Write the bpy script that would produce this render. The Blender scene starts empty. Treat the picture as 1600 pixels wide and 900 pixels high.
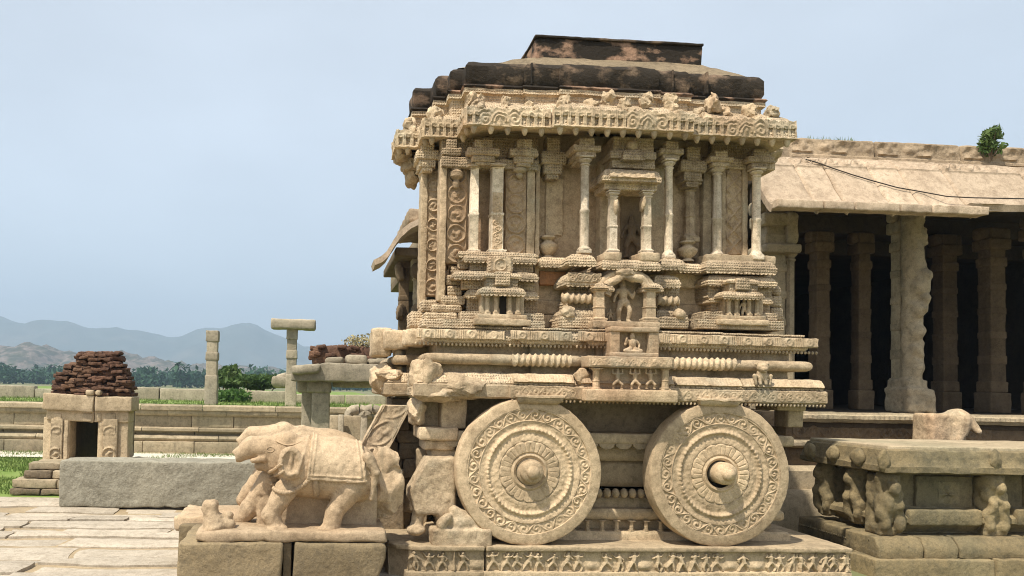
import bpy, math, random
import numpy as np
from mathutils import Vector, Matrix, noise as mnoise
random.seed(7); RNG = np.random.default_rng(11)
S = bpy.context.scene; C = S.collection
R = math.radians

# ------------------------------------------------------------------ camera, sky, sun
F, CX, CY = 1250., 600., 560.            # focal length and principal point in photograph pixels
YAW, PIT, ROL, EYE = R(4.3), math.atan(43/1250), .02, 1.7
def _basis():
    sa, ca, st, ct = math.sin(YAW), math.cos(YAW), math.sin(PIT), math.cos(PIT)
    f = np.array((sa*ct, ca*ct, st)); r0 = np.array((ca, -sa, 0.)); u0 = np.array((-sa*st, -ca*st, ct))
    c, s = math.cos(ROL), math.sin(ROL)
    return f, c*r0+s*u0, c*u0-s*r0
FW, RT, UP = _basis()
def ray(px, py): return F*FW+(px-CX)*RT+(CY-py)*UP
def P(px, py, Y):                          # photograph pixel -> point on the upright plane y = Y
    d = ray(px, py); t = Y/d[1]; return np.array((d[0]*t, Y, EYE+d[2]*t))
def G(px, py, z=0.):                       # photograph pixel -> point on the level z
    d = ray(px, py); t = (z-EYE)/d[2]; return np.array((d[0]*t, d[1]*t, z))
def X_(px, py, Y): return float(P(px, py, Y)[0])
def Z_(px, py, Y): return float(P(px, py, Y)[2])

cam = bpy.data.cameras.new('camera'); co = bpy.data.objects.new('camera', cam); C.objects.link(co)
cam.sensor_width = 36; cam.lens = 36*F/1600; cam.clip_end = 20000; cam.clip_start = .05
cam.shift_x = (800-CX)/1600; cam.shift_y = (CY-450)/1600
m = Matrix.Identity(4)
for i in range(3): m[i][0], m[i][1], m[i][2] = RT[i], UP[i], -FW[i]
m[2][3] = EYE; co.matrix_world = m; S.camera = co

SUN = Vector((-.38, -.34, .86)).normalized()          # direction towards the sun
w = bpy.data.worlds.new('World'); S.world = w; w.use_nodes = True
nt = w.node_tree; nt.nodes.clear()
sky = nt.nodes.new('ShaderNodeTexSky'); sky.sky_type = 'NISHITA'; sky.sun_disc = False
sky.sun_elevation = math.asin(SUN.z); sky.sun_rotation = math.atan2(SUN.x, SUN.y)
sky.air_density = 1.0; sky.dust_density = 3.0; sky.ozone_density = 1.0; sky.altitude = 400
bg = nt.nodes.new('ShaderNodeBackground'); bg.inputs[1].default_value = .122
hz = nt.nodes.new('ShaderNodeMix'); hz.data_type = 'RGBA'; hz.inputs[0].default_value = .62
hz.inputs[7].default_value = (6.9, 7.3, 7.6, 1)
tcw = nt.nodes.new('ShaderNodeTexCoord'); cn = nt.nodes.new('ShaderNodeTexNoise')
mpw = nt.nodes.new('ShaderNodeMapping'); mpw.inputs['Scale'].default_value = (1, 1, 2.2)
cn.inputs['Scale'].default_value = 2.1; cn.inputs['Detail'].default_value = 5; cn.inputs['Roughness'].default_value = .5
cr = nt.nodes.new('ShaderNodeMapRange'); cr.inputs[1].default_value = .35; cr.inputs[2].default_value = .75
cr.inputs[3].default_value = .94; cr.inputs[4].default_value = 1.15
ml = nt.nodes.new('ShaderNodeMix'); ml.data_type = 'RGBA'; ml.blend_type = 'MULTIPLY'; ml.inputs[0].default_value = 1
ou = nt.nodes.new('ShaderNodeOutputWorld'); L = nt.links.new
L(tcw.outputs['Generated'], mpw.inputs[0]); L(mpw.outputs[0], cn.inputs['Vector']); L(cn.outputs[0], cr.inputs[0])
L(sky.outputs[0], hz.inputs[6]); L(hz.outputs[2], ml.inputs[6]); L(cr.outputs[0], ml.inputs[7])
L(ml.outputs[2], bg.inputs[0]); L(bg.outputs[0], ou.inputs[0])
sl = bpy.data.lights.new('sun', 'SUN'); so = bpy.data.objects.new('sun', sl); C.objects.link(so)
sl.energy = 5.0; sl.angle = R(1.2); sl.color = (1, .93, .80)
so.rotation_euler = SUN.to_track_quat('Z', 'Y').to_euler(); so.location = (0, 0, 30)
S.view_settings.view_transform = 'Standard'; S.view_settings.look = 'None'
S.view_settings.exposure = 0.36; S.view_settings.gamma = 1; S.view_settings.use_curve_mapping = False
try: S.cycles.filter_width = 1.05; S.cycles.volume_bounces = 0; S.cycles.max_bounces = 6; S.cycles.diffuse_bounces = 3
except Exception: pass

# ------------------------------------------------------------------ numpy noise
def _h(x, y, z):
    h = (x*374761393+y*668265263+z*1103515245) & 0xffffffff
    h = ((h ^ (h >> 13))*1274126177) & 0xffffffff
    return ((h ^ (h >> 16)) & 0xffffff)/float(0xffffff)
def vn(p):
    p = np.asarray(p, float); i = np.floor(p).astype(np.int64); f = p-i; f = f*f*(3-2*f)
    x, y, z = i[..., 0], i[..., 1], i[..., 2]; u, v, w_ = f[..., 0], f[..., 1], f[..., 2]; o = 0
    for a in (0, 1):
        for b in (0, 1):
            for c in (0, 1):
                o = o+_h(x+a, y+b, z+c)*(u if a else 1-u)*(v if b else 1-v)*(w_ if c else 1-w_)
    return o*2-1
def fbm(p, o=3):
    p = np.asarray(p, float); r = 0; a = 1.; t = 0
    for k in range(o): r = r+a*vn(p*2**k+17.3*k); t += a; a *= .5
    return r/t
def fbm2(x, y, o=3, z=0.): return fbm(np.stack([x, y, np.zeros_like(x)+z], -1), o)
def sst(a, b, x): t = np.clip((x-a)/(b-a), 0, 1); return t*t*(3-2*t)

# ------------------------------------------------------------------ geometry: lists of (V, F)
class Geo:
    def __init__(s): s.V = []; s.F = []; s.n = 0
    def add(s, V, *Fs):
        V = np.asarray(V, float).reshape(-1, 3)
        for f in Fs:
            f = np.asarray(f, np.int64)
            if f.size: s.F.append(f+s.n)
        s.V.append(V); s.n += len(V); return s
    def join(s, o):
        for f in o.F: s.F.append(f+s.n)
        s.V += o.V; s.n += o.n; return s
    def verts(s): return np.concatenate(s.V) if s.V else np.zeros((0, 3))
    def map(s, fn): s.V = [fn(s.verts())]; return s
    def xf(s, rx=0, ry=0, rz=0, c=(0, 0, 0), t=(0, 0, 0), sc=1):
        from mathutils import Euler
        A = np.array(Euler((rx, ry, rz)).to_matrix()); c = np.asarray(c, float)
        return s.map(lambda V: ((V-c)*sc)@A.T+c+np.asarray(t, float))
def gridF(nu, nv, wrap=False):
    i = np.arange(nu-(0 if wrap else 1)); j = np.arange(nv-1); I, J = np.meshgrid(i, j, indexing='ij'); I2 = (I+1) % nu
    return np.stack([I*nv+J, I2*nv+J, I2*nv+J+1, I*nv+J+1], -1).reshape(-1, 4)
def rough(V, amp, sc, seed=0.):
    q = V/sc+seed
    d = np.stack([fbm(q+31.7, 3), fbm(q+77.1, 3), fbm(q+5.3, 3)], -1)
    return V+d*amp
def weld(V, Fs, eps=1e-5):
    k = np.round(V/eps).astype(np.int64); _, idx, inv = np.unique(k, axis=0, return_index=True, return_inverse=True)
    inv = inv.reshape(-1); return V[idx], [inv[f] for f in Fs]
def ticks(a, b, bev, seg, cap):
    L_ = b-a; bev = min(bev, L_*.45); n = max(1, min(cap, int(math.ceil((L_-2*bev)/seg))))
    return np.concatenate([[a, a+bev*.3], np.linspace(a+bev, b-bev, n+1), [b-bev*.3, b]])
def box(x0, x1, y0, y1, z0, z1, b=.012, seg=.07, cap=40):
    if x1 < x0: x0, x1 = x1, x0
    if y1 < y0: y0, y1 = y1, y0
    if z1 < z0: z0, z1 = z1, z0
    b = min(b, (x1-x0)*.45, (y1-y0)*.45, (z1-z0)*.45)
    T = [ticks(x0, x1, b, seg, cap), ticks(y0, y1, b, seg, cap), ticks(z0, z1, b, seg, cap)]; lo = np.array((x0, y0, z0)); hi = np.array((x1, y1, z1))
    Vs = []; Fs = []; n = 0
    for ax in range(3):
        u, v = (ax+1) % 3, (ax+2) % 3
        for side in (0, 1):
            A, B = np.meshgrid(T[u], T[v], indexing='ij'); V = np.zeros(A.shape+(3,))
            V[..., u] = A; V[..., v] = B; V[..., ax] = hi[ax] if side else lo[ax]
            f = gridF(len(T[u]), len(T[v]))+n
            Fs.append(f if side else f[:, ::-1]); Vs.append(V.reshape(-1, 3)); n += A.size
    V = np.concatenate(Vs); inn = np.clip(V, lo+b, hi-b); d = V-inn; l = np.linalg.norm(d, axis=1, keepdims=True)
    V = inn+np.where(l > 1e-9, d/np.maximum(l, 1e-9)*b, 0)
    V, Fs = weld(V, Fs); return Geo().add(V, *Fs)
def pbox(x0, x1, y0, y1, Y, D, b=.01, seg=.07):          # pixel rectangle on the plane y=Y, depth D
    xm, ym = (x0+x1)/2, (y0+y1)/2
    return box(X_(x0, ym, Y), X_(x1, ym, Y), Y, Y+D, Z_(xm, y1, Y), Z_(xm, y0, Y), b, seg)
def lathe(prof, n=24, c=(0, 0, 0), axis='z', phase=0., sq=1.):
    prof = np.asarray(prof, float); th = np.arange(n)/n*2*math.pi+phase
    r = prof[:, 0]*sq; V = np.zeros((n, len(prof), 3))
    V[..., 0] = np.cos(th)[:, None]*r; V[..., 1] = np.sin(th)[:, None]*r; V[..., 2] = prof[:, 1]
    f = gridF(n, len(prof), True); V = V.reshape(-1, 3)
    if axis == 'y': V = np.stack([V[:, 0], V[:, 2], -V[:, 1]], -1)       # profile height runs along +y
    if axis == 'x': V = np.stack([V[:, 2], V[:, 0], V[:, 1]], -1)
    return Geo().add(V+np.asarray(c, float), f)
def tube(path, rad, n=8):
    path = np.asarray(path, float); m_ = len(path); rad = np.broadcast_to(np.asarray(rad, float), (m_,))
    t = np.gradient(path, axis=0); t /= np.maximum(np.linalg.norm(t, axis=1, keepdims=True), 1e-9)
    ref = np.array((0, 0, 1.)) if abs(t[0, 2]) < .9 else np.array((1., 0, 0))
    u = np.cross(t, ref); u /= np.maximum(np.linalg.norm(u, axis=1, keepdims=True), 1e-9); v = np.cross(t, u)
    th = np.arange(n)/n*2*math.pi
    V = path[None]+(np.cos(th)[:, None, None]*u[None]+np.sin(th)[:, None, None]*v[None])*rad[None, :, None]
    g = Geo().add(V.reshape(-1, 3), gridF(n, m_, True))
    for k in (0, m_-1):
        g.add(np.vstack([V[:, k], path[k:k+1]]), [[i, (i+1) % n, n] for i in range(n)])
    return g
def sweep(plan, prof, closed=True, seg=.06):
    # moulding profile (offset outwards, height) carried along a plan polyline with mitred corners
    plan = np.asarray(plan, float); n = len(plan); prof = np.asarray(prof, float)
    d = np.roll(plan, -1, 0)-plan; nr = np.stack([d[:, 1], -d[:, 0]], -1)/np.maximum(np.linalg.norm(d, axis=1, keepdims=True), 1e-9)
    mit = np.zeros((n, 2))
    for i in range(n):
        a, b = nr[i-1], nr[i]
        if not closed and i == 0: a = b
        if not closed and i == n-1: b = a
        mit[i] = (a+b)/max(1+a@b, .2)
    Cn = plan[:, None]+mit[:, None]*prof[None, :, :1]; rows = []
    for i in range(n if closed else n-1):
        k = max(1, int(np.linalg.norm(d[i])/seg))
        for j in range(k): rows.append(Cn[i]+(Cn[(i+1) % n]-Cn[i])*j/k)
    if not closed: rows.append(Cn[-1])
    rows = np.array(rows); V = np.concatenate([rows, np.broadcast_to(prof[None, :, 1:], rows.shape[:2]+(1,))], -1)
    return Geo().add(V.reshape(-1, 3), gridF(len(rows), len(prof), closed))
def relief(p0, p1, z0, z1, h, res=.008, edge=.03, top=None, slope=0.):
    # carved panel on an upright plane from p0 to p1 (outward = right-hand side); h(s,t) in metres
    p0 = np.asarray(p0, float)[:2]; p1 = np.asarray(p1, float)[:2]; Ls = np.linalg.norm(p1-p0); H = z1-z0
    d = (p1-p0)/Ls; nn = np.array((d[1], -d[0])); nu = max(3, int(Ls/res)); nv = max(3, int(H/res))
    s, t = np.meshgrid(np.linspace(0, Ls, nu), np.linspace(0, H, nv), indexing='ij'); hh = h(s, t)
    hh = np.where((s < 1e-6) | (s > Ls-1e-6) | (t < 1e-6) | (t > H-1e-6), -edge, hh)
    tt = t if top is None else t*(1+top(s)/H)
    V = np.zeros(s.shape+(3,)); V[..., :2] = p0+d*s[..., None]+nn*(hh+slope*(H-t))[..., None]; V[..., 2] = z0+tt
    return Geo().add(V.reshape(-1, 3), gridF(nu, nv))
def snet(f, lo, hi, h):
    lo = np.asarray(lo, float); n = np.ceil((np.asarray(hi)-lo)/h).astype(int)+1
    ax = [lo[k]+np.arange(n[k])*h for k in range(3)]; XX, YY, ZZ = np.meshgrid(*ax, indexing='ij')
    v = f(XX, YY, ZZ); v[0] = v[-1] = 1; v[:, 0] = v[:, -1] = 1; v[:, :, 0] = v[:, :, -1] = 1
    ins = v < 0; c = n-1; acc = np.zeros(tuple(c)+(3,)); cnt = np.zeros(tuple(c))
    cs = [(a, b, d) for a in (0, 1) for b in (0, 1) for d in (0, 1)]
    sl_ = lambda a, k: slice(a, a+c[k])
    for a in cs:
        for k in range(3):
            if a[k]: continue
            b = list(a); b[k] = 1
            va = v[sl_(a[0], 0), sl_(a[1], 1), sl_(a[2], 2)]; vb = v[sl_(b[0], 0), sl_(b[1], 1), sl_(b[2], 2)]
            x = (va < 0) != (vb < 0); t = np.where(x, va/np.where(np.abs(va-vb) < 1e-12, 1, va-vb), 0)
            for q in range(3): acc[..., q] += np.where(x, a[q]+(t if q == k else 0), 0)
            cnt += x
    act = cnt > 0; idx = -np.ones(tuple(c), np.int64); idx[act] = np.arange(act.sum())
    base = np.argwhere(act); V = lo+(base+acc[act]/cnt[act][:, None])*h; Fs = []
    for k in range(3):
        i, j = (k+1) % 3, (k+2) % 3
        A = [slice(None)]*3; B = [slice(None)]*3; A[k] = slice(0, -1); B[k] = slice(1, None)
        ia, ib = ins[tuple(A)], ins[tuple(B)]
        for sgn in (0, 1):
            e = np.argwhere((ia & ~ib) if sgn == 0 else (~ia & ib))
            if not len(e): continue
            q = []
            for (da, db) in ((1, 1), (0, 1), (0, 0), (1, 0)):
                o = e.copy(); o[:, i] -= da; o[:, j] -= db; q.append(idx[o[:, 0], o[:, 1], o[:, 2]])
            q = np.stack(q, -1); q = q[(q >= 0).all(1)]; Fs.append(q if sgn == 0 else q[:, ::-1])
    return Geo().add(V, *Fs)
# signed distances
def sE(X, Y, Z, c, r):
    k = np.sqrt(((X-c[0])/r[0])**2+((Y-c[1])/r[1])**2+((Z-c[2])/r[2])**2); return (k-1)*min(r)
def sC(X, Y, Z, a, b, ra, rb):
    a = np.asarray(a, float); b = np.asarray(b, float); d = b-a; t = np.clip(((X-a[0])*d[0]+(Y-a[1])*d[1]+(Z-a[2])*d[2])/(d@d), 0, 1)
    return np.sqrt((X-a[0]-t*d[0])**2+(Y-a[1]-t*d[1])**2+(Z-a[2]-t*d[2])**2)-(ra+(rb-ra)*t)
def sB(X, Y, Z, lo, hi, r=.02):
    c = (np.asarray(lo)+np.asarray(hi))/2; h = (np.asarray(hi)-np.asarray(lo))/2-r
    q = [np.abs(a-c[i])-h[i] for i, a in enumerate((X, Y, Z))]
    return np.sqrt(sum(np.maximum(a, 0)**2 for a in q))+np.minimum(np.maximum(q[0], np.maximum(q[1], q[2])), 0)-r
def smin(a, b, k=.03):
    h = np.clip(.5+.5*(b-a)/k, 0, 1); return b*(1-h)+a*h-k*h*(1-h)
def grain(X, Y, Z, amp, sc, o=3): return amp*fbm(np.stack([X, Y, Z], -1)/sc, o)

# ------------------------------------------------------------------ objects
ORG = {}
def mesh_of(g, org, smooth=True, ang=38):
    V = g.verts()-np.asarray(org, float); me = bpy.data.meshes.new('m'); me.vertices.add(len(V)); me.vertices.foreach_set('co', V.astype(np.float32).ravel())
    nl = sum(f.size for f in g.F); nf = sum(len(f) for f in g.F); me.loops.add(nl); me.polygons.add(nf)
    me.loops.foreach_set('vertex_index', np.concatenate([f.ravel() for f in g.F]).astype(np.int32))
    tot = np.concatenate([np.full(len(f), f.shape[1]) for f in g.F]); st = np.concatenate([[0], np.cumsum(tot)[:-1]])
    me.polygons.foreach_set('loop_start', st.astype(np.int32)); me.update(calc_edges=True); me.validate()
    if smooth:
        me.polygons.foreach_set('use_smooth', np.ones(len(me.polygons), bool)); me.set_sharp_from_angle(angle=R(ang))
    return me
def props(o, label=None, category=None, group=None, kind=None):
    for k, v in (('label', label), ('category', category), ('group', group), ('kind', kind)):
        if v: o[k] = v
    return o
def thing(name, label, cat, loc, group=None):
    o = bpy.data.objects.new(name, None); C.objects.link(o); o.location = loc; o.empty_display_size = .2
    ORG[o.name] = np.asarray(loc, float); return props(o, label, cat, group)
def obj(name, g, mat, parent=None, rg=None, seed=None, **kw):
    if rg: g.map(lambda V: rough(V, rg[0], rg[1], 0 if seed is None else seed))
    sm = kw.pop('smooth', True); ang = kw.pop('ang', 38)
    if parent is None:
        V = g.verts(); org = np.array(((V[:, 0].min()+V[:, 0].max())/2, (V[:, 1].min()+V[:, 1].max())/2, V[:, 2].min()))
    else: org = ORG[parent.name]
    me = mesh_of(g, org, sm, ang); o = bpy.data.objects.new(name, me); C.objects.link(o); me.materials.append(MAT[mat] if isinstance(mat, str) else mat)
    if parent is None: o.location = org
    else: o.parent = parent
    ORG[o.name] = org; return props(o, **kw)
def inst(name, me, loc, parent=None, rot=(0, 0, 0), sc=(1, 1, 1), **kw):      # another object on shared mesh data
    o = bpy.data.objects.new(name, me); C.objects.link(o); o.rotation_euler = rot; o.scale = sc
    if parent is None: o.location = loc; ORG[o.name] = np.asarray(loc, float)
    else: o.parent = parent; o.location = np.asarray(loc, float)-ORG[parent.name]; ORG[o.name] = ORG[parent.name]
    return props(o, **kw)

# ------------------------------------------------------------------ materials
MAT = {}
def stone(name, c1, c2, dark=(.10, .085, .06), stain=.35, tint=None, tint_amt=0., bump=.5, scale=1., streak=.3, speck=.25, rough_=.92, carve=0., warm=(1.02, .98, .945), patch=None, tint2=None, wave=None):
    c1, c2, dark = [tuple(a*b for a, b in zip(q, warm)) for q in (c1, c2, dark)]
    mt = bpy.data.materials.new(name); mt.use_nodes = True; n = mt.node_tree.nodes; l = mt.node_tree.links.new; MAT[name] = mt
    b = n['Principled BSDF']; b.inputs['Roughness'].default_value = rough_; b.inputs['Specular IOR Level'].default_value = .25
    ge = n.new('ShaderNodeNewGeometry'); pos = ge.outputs['Position']
    def noise(sc, det=5, ro=.55, vec=None, ms=None):
        t = n.new('ShaderNodeTexNoise'); t.inputs['Scale'].default_value = sc*scale; t.inputs['Detail'].default_value = det; t.inputs['Roughness'].default_value = ro
        v = vec or pos
        if ms:
            mp = n.new('ShaderNodeMapping'); mp.inputs['Scale'].default_value = ms; l(v, mp.inputs[0]); v = mp.outputs[0]
        l(v, t.inputs['Vector']); return t.outputs[0]
    def rng(x, a, c, lo=0., hi=1.):
        r = n.new('ShaderNodeMapRange'); r.inputs[1].default_value = a; r.inputs[2].default_value = c; r.inputs[3].default_value = lo; r.inputs[4].default_value = hi; l(x, r.inputs[0]); return r.outputs[0]
    def mix(f, a, c, mode='MIX'):
        x = n.new('ShaderNodeMix'); x.data_type = 'RGBA'; x.blend_type = mode
        for k, v in ((0, f), (6, a), (7, c)):
            if isinstance(v, (int, float)): x.inputs[k].default_value = v
            elif isinstance(v, tuple): x.inputs[k].default_value = v+(1,)
            else: l(v, x.inputs[k])
        return x.outputs[2]
    col = mix(rng(noise(1.6, 6), .33, .68), c1, c2)
    if tint: col = mix(rng(noise(.9, 4, .5, None, (1, 1, .6)), .52, .70, 0, tint_amt), col, tint)
    col = mix(rng(noise(5., 8, .65), .50, .74, 0, stain), col, dark)
    col = mix(rng(noise(2.6, 6, .6, None, (2.2, 2.2, .35)), .52, .75, 0, streak), col, dark)
    col = mix(rng(noise(17, 6, .7), .48, .64, 0, .42), col, dark)
    if patch: col = mix(rng(noise(patch[0], 7, .6, None, (1, 1, 1.6)), patch[1], patch[2], 0, patch[3]), col, dark)
    if tint2: col = mix(rng(noise(2.3, 6, .6), .53, .68, 0, .55), col, tint2)
    oi = n.new('ShaderNodeObjectInfo'); ov = rng(oi.outputs['Random'], 0, 1, .80, 1.14)
    gr = rng(noise(85, 4, .7), .28, .72, 1-speck, 1+speck*.9); gm = n.new('ShaderNodeMath'); gm.operation = 'MULTIPLY'; l(gr, gm.inputs[0]); l(ov, gm.inputs[1]); gr = gm.outputs[0]
    gc = n.new('ShaderNodeCombineXYZ')
    for k in range(3): l(gr, gc.inputs[k])
    col = mix(1., col, gc.outputs[0], 'MULTIPLY'); l(col, b.inputs['Base Color'])
    bu = n.new('ShaderNodeBump'); bu.inputs['Strength'].default_value = bump; bu.inputs['Distance'].default_value = .012
    hsum = n.new('ShaderNodeMath'); hsum.operation = 'ADD'; l(noise(22, 8, .62), hsum.inputs[0])
    vo = n.new('ShaderNodeTexVoronoi'); vo.inputs['Scale'].default_value = 26*scale; l(pos, vo.inputs['Vector'])
    mm = n.new('ShaderNodeMath'); mm.operation = 'MULTIPLY'; mm.inputs[1].default_value = .18+carve; l(vo.outputs['Distance'], mm.inputs[0]); l(mm.outputs[0], hsum.inputs[1])
    top = hsum.outputs[0]
    if wave:                                                 # shallow worn carving: short broken flutes and beads
        wv = n.new('ShaderNodeTexWave'); wv.wave_type = 'BANDS'; wv.bands_direction = 'X'; wv.inputs['Scale'].default_value = wave[0]; wv.inputs['Distortion'].default_value = 4.; wv.inputs['Detail'].default_value = 3; wv.inputs['Detail Scale'].default_value = 2.5; l(pos, wv.inputs['Vector'])
        wz = n.new('ShaderNodeTexWave'); wz.wave_type = 'BANDS'; wz.bands_direction = 'Z'; wz.inputs['Scale'].default_value = wave[0]*.9; wz.inputs['Distortion'].default_value = 3.; wz.inputs['Detail'].default_value = 2; l(pos, wz.inputs['Vector'])
        w1 = n.new('ShaderNodeMath'); w1.operation = 'MULTIPLY'; l(wv.outputs['Fac'], w1.inputs[0]); l(wz.outputs['Fac'], w1.inputs[1])
        w2 = n.new('ShaderNodeMath'); w2.operation = 'MULTIPLY_ADD'; w2.inputs[1].default_value = wave[1]; l(w1.outputs[0], w2.inputs[0]); l(top, w2.inputs[2]); top = w2.outputs[0]
    l(top, bu.inputs['Height']); bf = n.new('ShaderNodeBump'); bf.inputs['Strength'].default_value = min(1., bump*.9); bf.inputs['Distance'].default_value = .004; l(noise(95, 5, .7), bf.inputs['Height']); l(bu.outputs[0], bf.inputs['Normal']); l(bf.outputs[0], b.inputs['Normal']); return mt
def plain(name, c1, c2, sc=8., rough_=.8, trans=None):
    mt = bpy.data.materials.new(name); mt.use_nodes = True; n = mt.node_tree.nodes; l = mt.node_tree.links.new; MAT[name] = mt
    b = n['Principled BSDF']; b.inputs['Roughness'].default_value = rough_; b.inputs['Specular IOR Level'].default_value = .2
    t = n.new('ShaderNodeTexNoise'); t.inputs['Scale'].default_value = sc; t.inputs['Detail'].default_value = 4
    ge = n.new('ShaderNodeNewGeometry'); l(ge.outputs['Position'], t.inputs['Vector'])
    x = n.new('ShaderNodeMix'); x.data_type = 'RGBA'; x.inputs[6].default_value = c1+(1,); x.inputs[7].default_value = c2+(1,)
    r = n.new('ShaderNodeMapRange'); r.inputs[1].default_value = .35; r.inputs[2].default_value = .65; l(t.outputs[0], r.inputs[0]); l(r.outputs[0], x.inputs[0]); l(x.outputs[2], b.inputs['Base Color'])
    if trans:
        tr = n.new('ShaderNodeBsdfTranslucent'); ms = n.new('ShaderNodeMixShader'); ms.inputs[0].default_value = trans
        l(x.outputs[2], tr.inputs['Color']); l(b.outputs[0], ms.inputs[1]); l(tr.outputs[0], ms.inputs[2]); l(ms.outputs[0], n['Material Output'].inputs['Surface'])
    return mt
stone('sandstone', (.56, .455, .315), (.44, .34, .222), (.14, .098, .058), .55, (.47, .28, .165), .6, .8, 1, .6, .3, tint2=(.37, .335, .25))
stone('carved_sandstone', (.58, .47, .33), (.46, .36, .24), (.14, .098, .058), .55, (.47, .28, .165), .5, 1., 1, .6, .3, tint2=(.37, .335, .25), wave=(13., .85))
stone('shrine_stone', (.47, .365, .245), (.38, .285, .185), (.12, .08, .042), .5, (.36, .19, .10), .5, .8, 1, .6, .3)
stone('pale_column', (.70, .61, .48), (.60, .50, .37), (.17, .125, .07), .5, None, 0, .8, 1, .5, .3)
stone('wheel_stone', (.54, .425, .285), (.43, .33, .215), (.14, .10, .055), .4, (.45, .34, .2), .3, .5, 1, .35)
stone('plinth_stone', (.49, .395, .265), (.37, .29, .19), (.12, .10, .065), .5, None, 0, .7, 1, .3)
stone('elephant_stone', (.48, .38, .26), (.38, .29, .19), (.18, .135, .085), .5, (.45, .30, .18), .4, .7, 1, .4)
stone('block_stone', (.27, .215, .13), (.20, .158, .095), (.10, .085, .06), .5, None, 0, 1., 1, .3)
stone('grey_granite', (.275, .262, .225), (.215, .205, .175), (.12, .112, .09), .5, (.33, .29, .21), .5, 1.8, .55, .25, warm=(1.12, 1.08, .98))
stone('platform_stone', (.29, .23, .13), (.20, .16, .09), (.055, .055, .04), .65, (.16, .15, .095), .45, .8, 1, .5)
stone('hall_inner_shade', (.075, .056, .036), (.05, .038, .025), (.03, .022, .015), .5, None, 0, .6)  # near-black stone: the shade inside the hall is put into its colour
stone('shaded_mantapa_stone', (.19, .138, .084), (.135, .098, .059), (.07, .05, .032), .6, None, 0, .6, 1, .4)  # darker stone copy: shade of hall and recesses put into the colour
stone('eave_stone', (.53, .43, .32), (.45, .355, .26), (.20, .15, .10), .5, (.48, .36, .25), .4, .6, 1, .65)
stone('parapet_stone', (.44, .345, .24), (.30, .235, .16), (.11, .08, .055), .6, None, 0, 1., 1, .4)
stone('roof_plaster', (.42, .26, .18), (.33, .22, .15), (.028, .022, .016), .6, None, 0, .9, 1.0, .5, patch=(2.6, .44, .52, 1.))
stone('roof_dark', (.24, .165, .115), (.18, .135, .09), (.026, .021, .015), .6, None, 0, 1.2, 1, .6, patch=(3.4, .37, .50, .95))
stone('roof_top', (.27, .215, .14), (.18, .145, .095), (.07, .055, .038), .8, None, 0, .8, 1, .3)
stone('red_stone', (.46, .24, .12), (.38, .20, .10), (.17, .10, .06), .4, None, 0, .6, 1, .3)
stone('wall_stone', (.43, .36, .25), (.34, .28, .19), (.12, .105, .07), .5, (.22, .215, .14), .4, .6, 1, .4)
stone('pale_stone', (.43, .38, .29), (.33, .29, .215), (.13, .12, .09), .5, (.22, .22, .16), .4, .6, 1, .4)
stone('gate_stone', (.55, .45, .31), (.46, .37, .245), (.17, .13, .08), .45, None, 0, .6, 1, .35)
stone('rubble_stone', (.27, .215, .145), (.17, .135, .09), (.055, .047, .036), .5, (.30, .24, .16), .5, 1., 1, .3)
stone('brick_rubble', (.165, .09, .058), (.10, .057, .04), (.04, .026, .02), .6, (.30, .18, .10), .35, 1.2, 1.6, .3)
stone('pavement_stone', (.46, .41, .335), (.37, .33, .265), (.18, .15, .11), .6, (.40, .345, .27), .5, .7, .8, .0)
stone('earth', (.36, .29, .19), (.28, .22, .14), (.16, .13, .08), .4, None, 0, .6, 1, 0.)
stone('hill_rock', (.27, .215, .185), (.16, .13, .105), (.05, .06, .035), .9, (.07, .085, .045), .9, .3, .09, .3, warm=(1, 1, 1), patch=(1.1, .47, .56, .85))
plain('field', (.14, .16, .07), (.20, .18, .10), .05, .9)
stone('far_hill', (.13, .14, .11), (.075, .09, .065), (.06, .07, .04), .6, (.20, .18, .14), .5, .2, .012, .2, warm=(.9, 1, 1.1))
plain('shadow_void', (.02, .016, .012), (.03, .024, .018))  # near-black stand-in for shade in openings, also one roof joint
plain('grass', (.11, .17, .04), (.17, .22, .06), 3., .7, .3)
plain('lawn', (.12, .19, .035), (.20, .25, .07), 2.5, .9)
plain('dry_grass', (.40, .34, .20), (.30, .27, .14), 5., .9, .2)
plain('leaf', (.045, .10, .02), (.09, .17, .035), 2., .6, .3)
plain('bush_leaf', (.06, .11, .03), (.11, .16, .045), 2., .6, .3)
plain('palm_leaf', (.025, .075, .04), (.045, .10, .05), .2, .7, .2)
plain('bark', (.15, .11, .07), (.10, .075, .05))
plain('cable', (.035, .03, .025), (.05, .04, .03))
plain('gravel', (.62, .58, .48), (.50, .46, .37), 40.)

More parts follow.
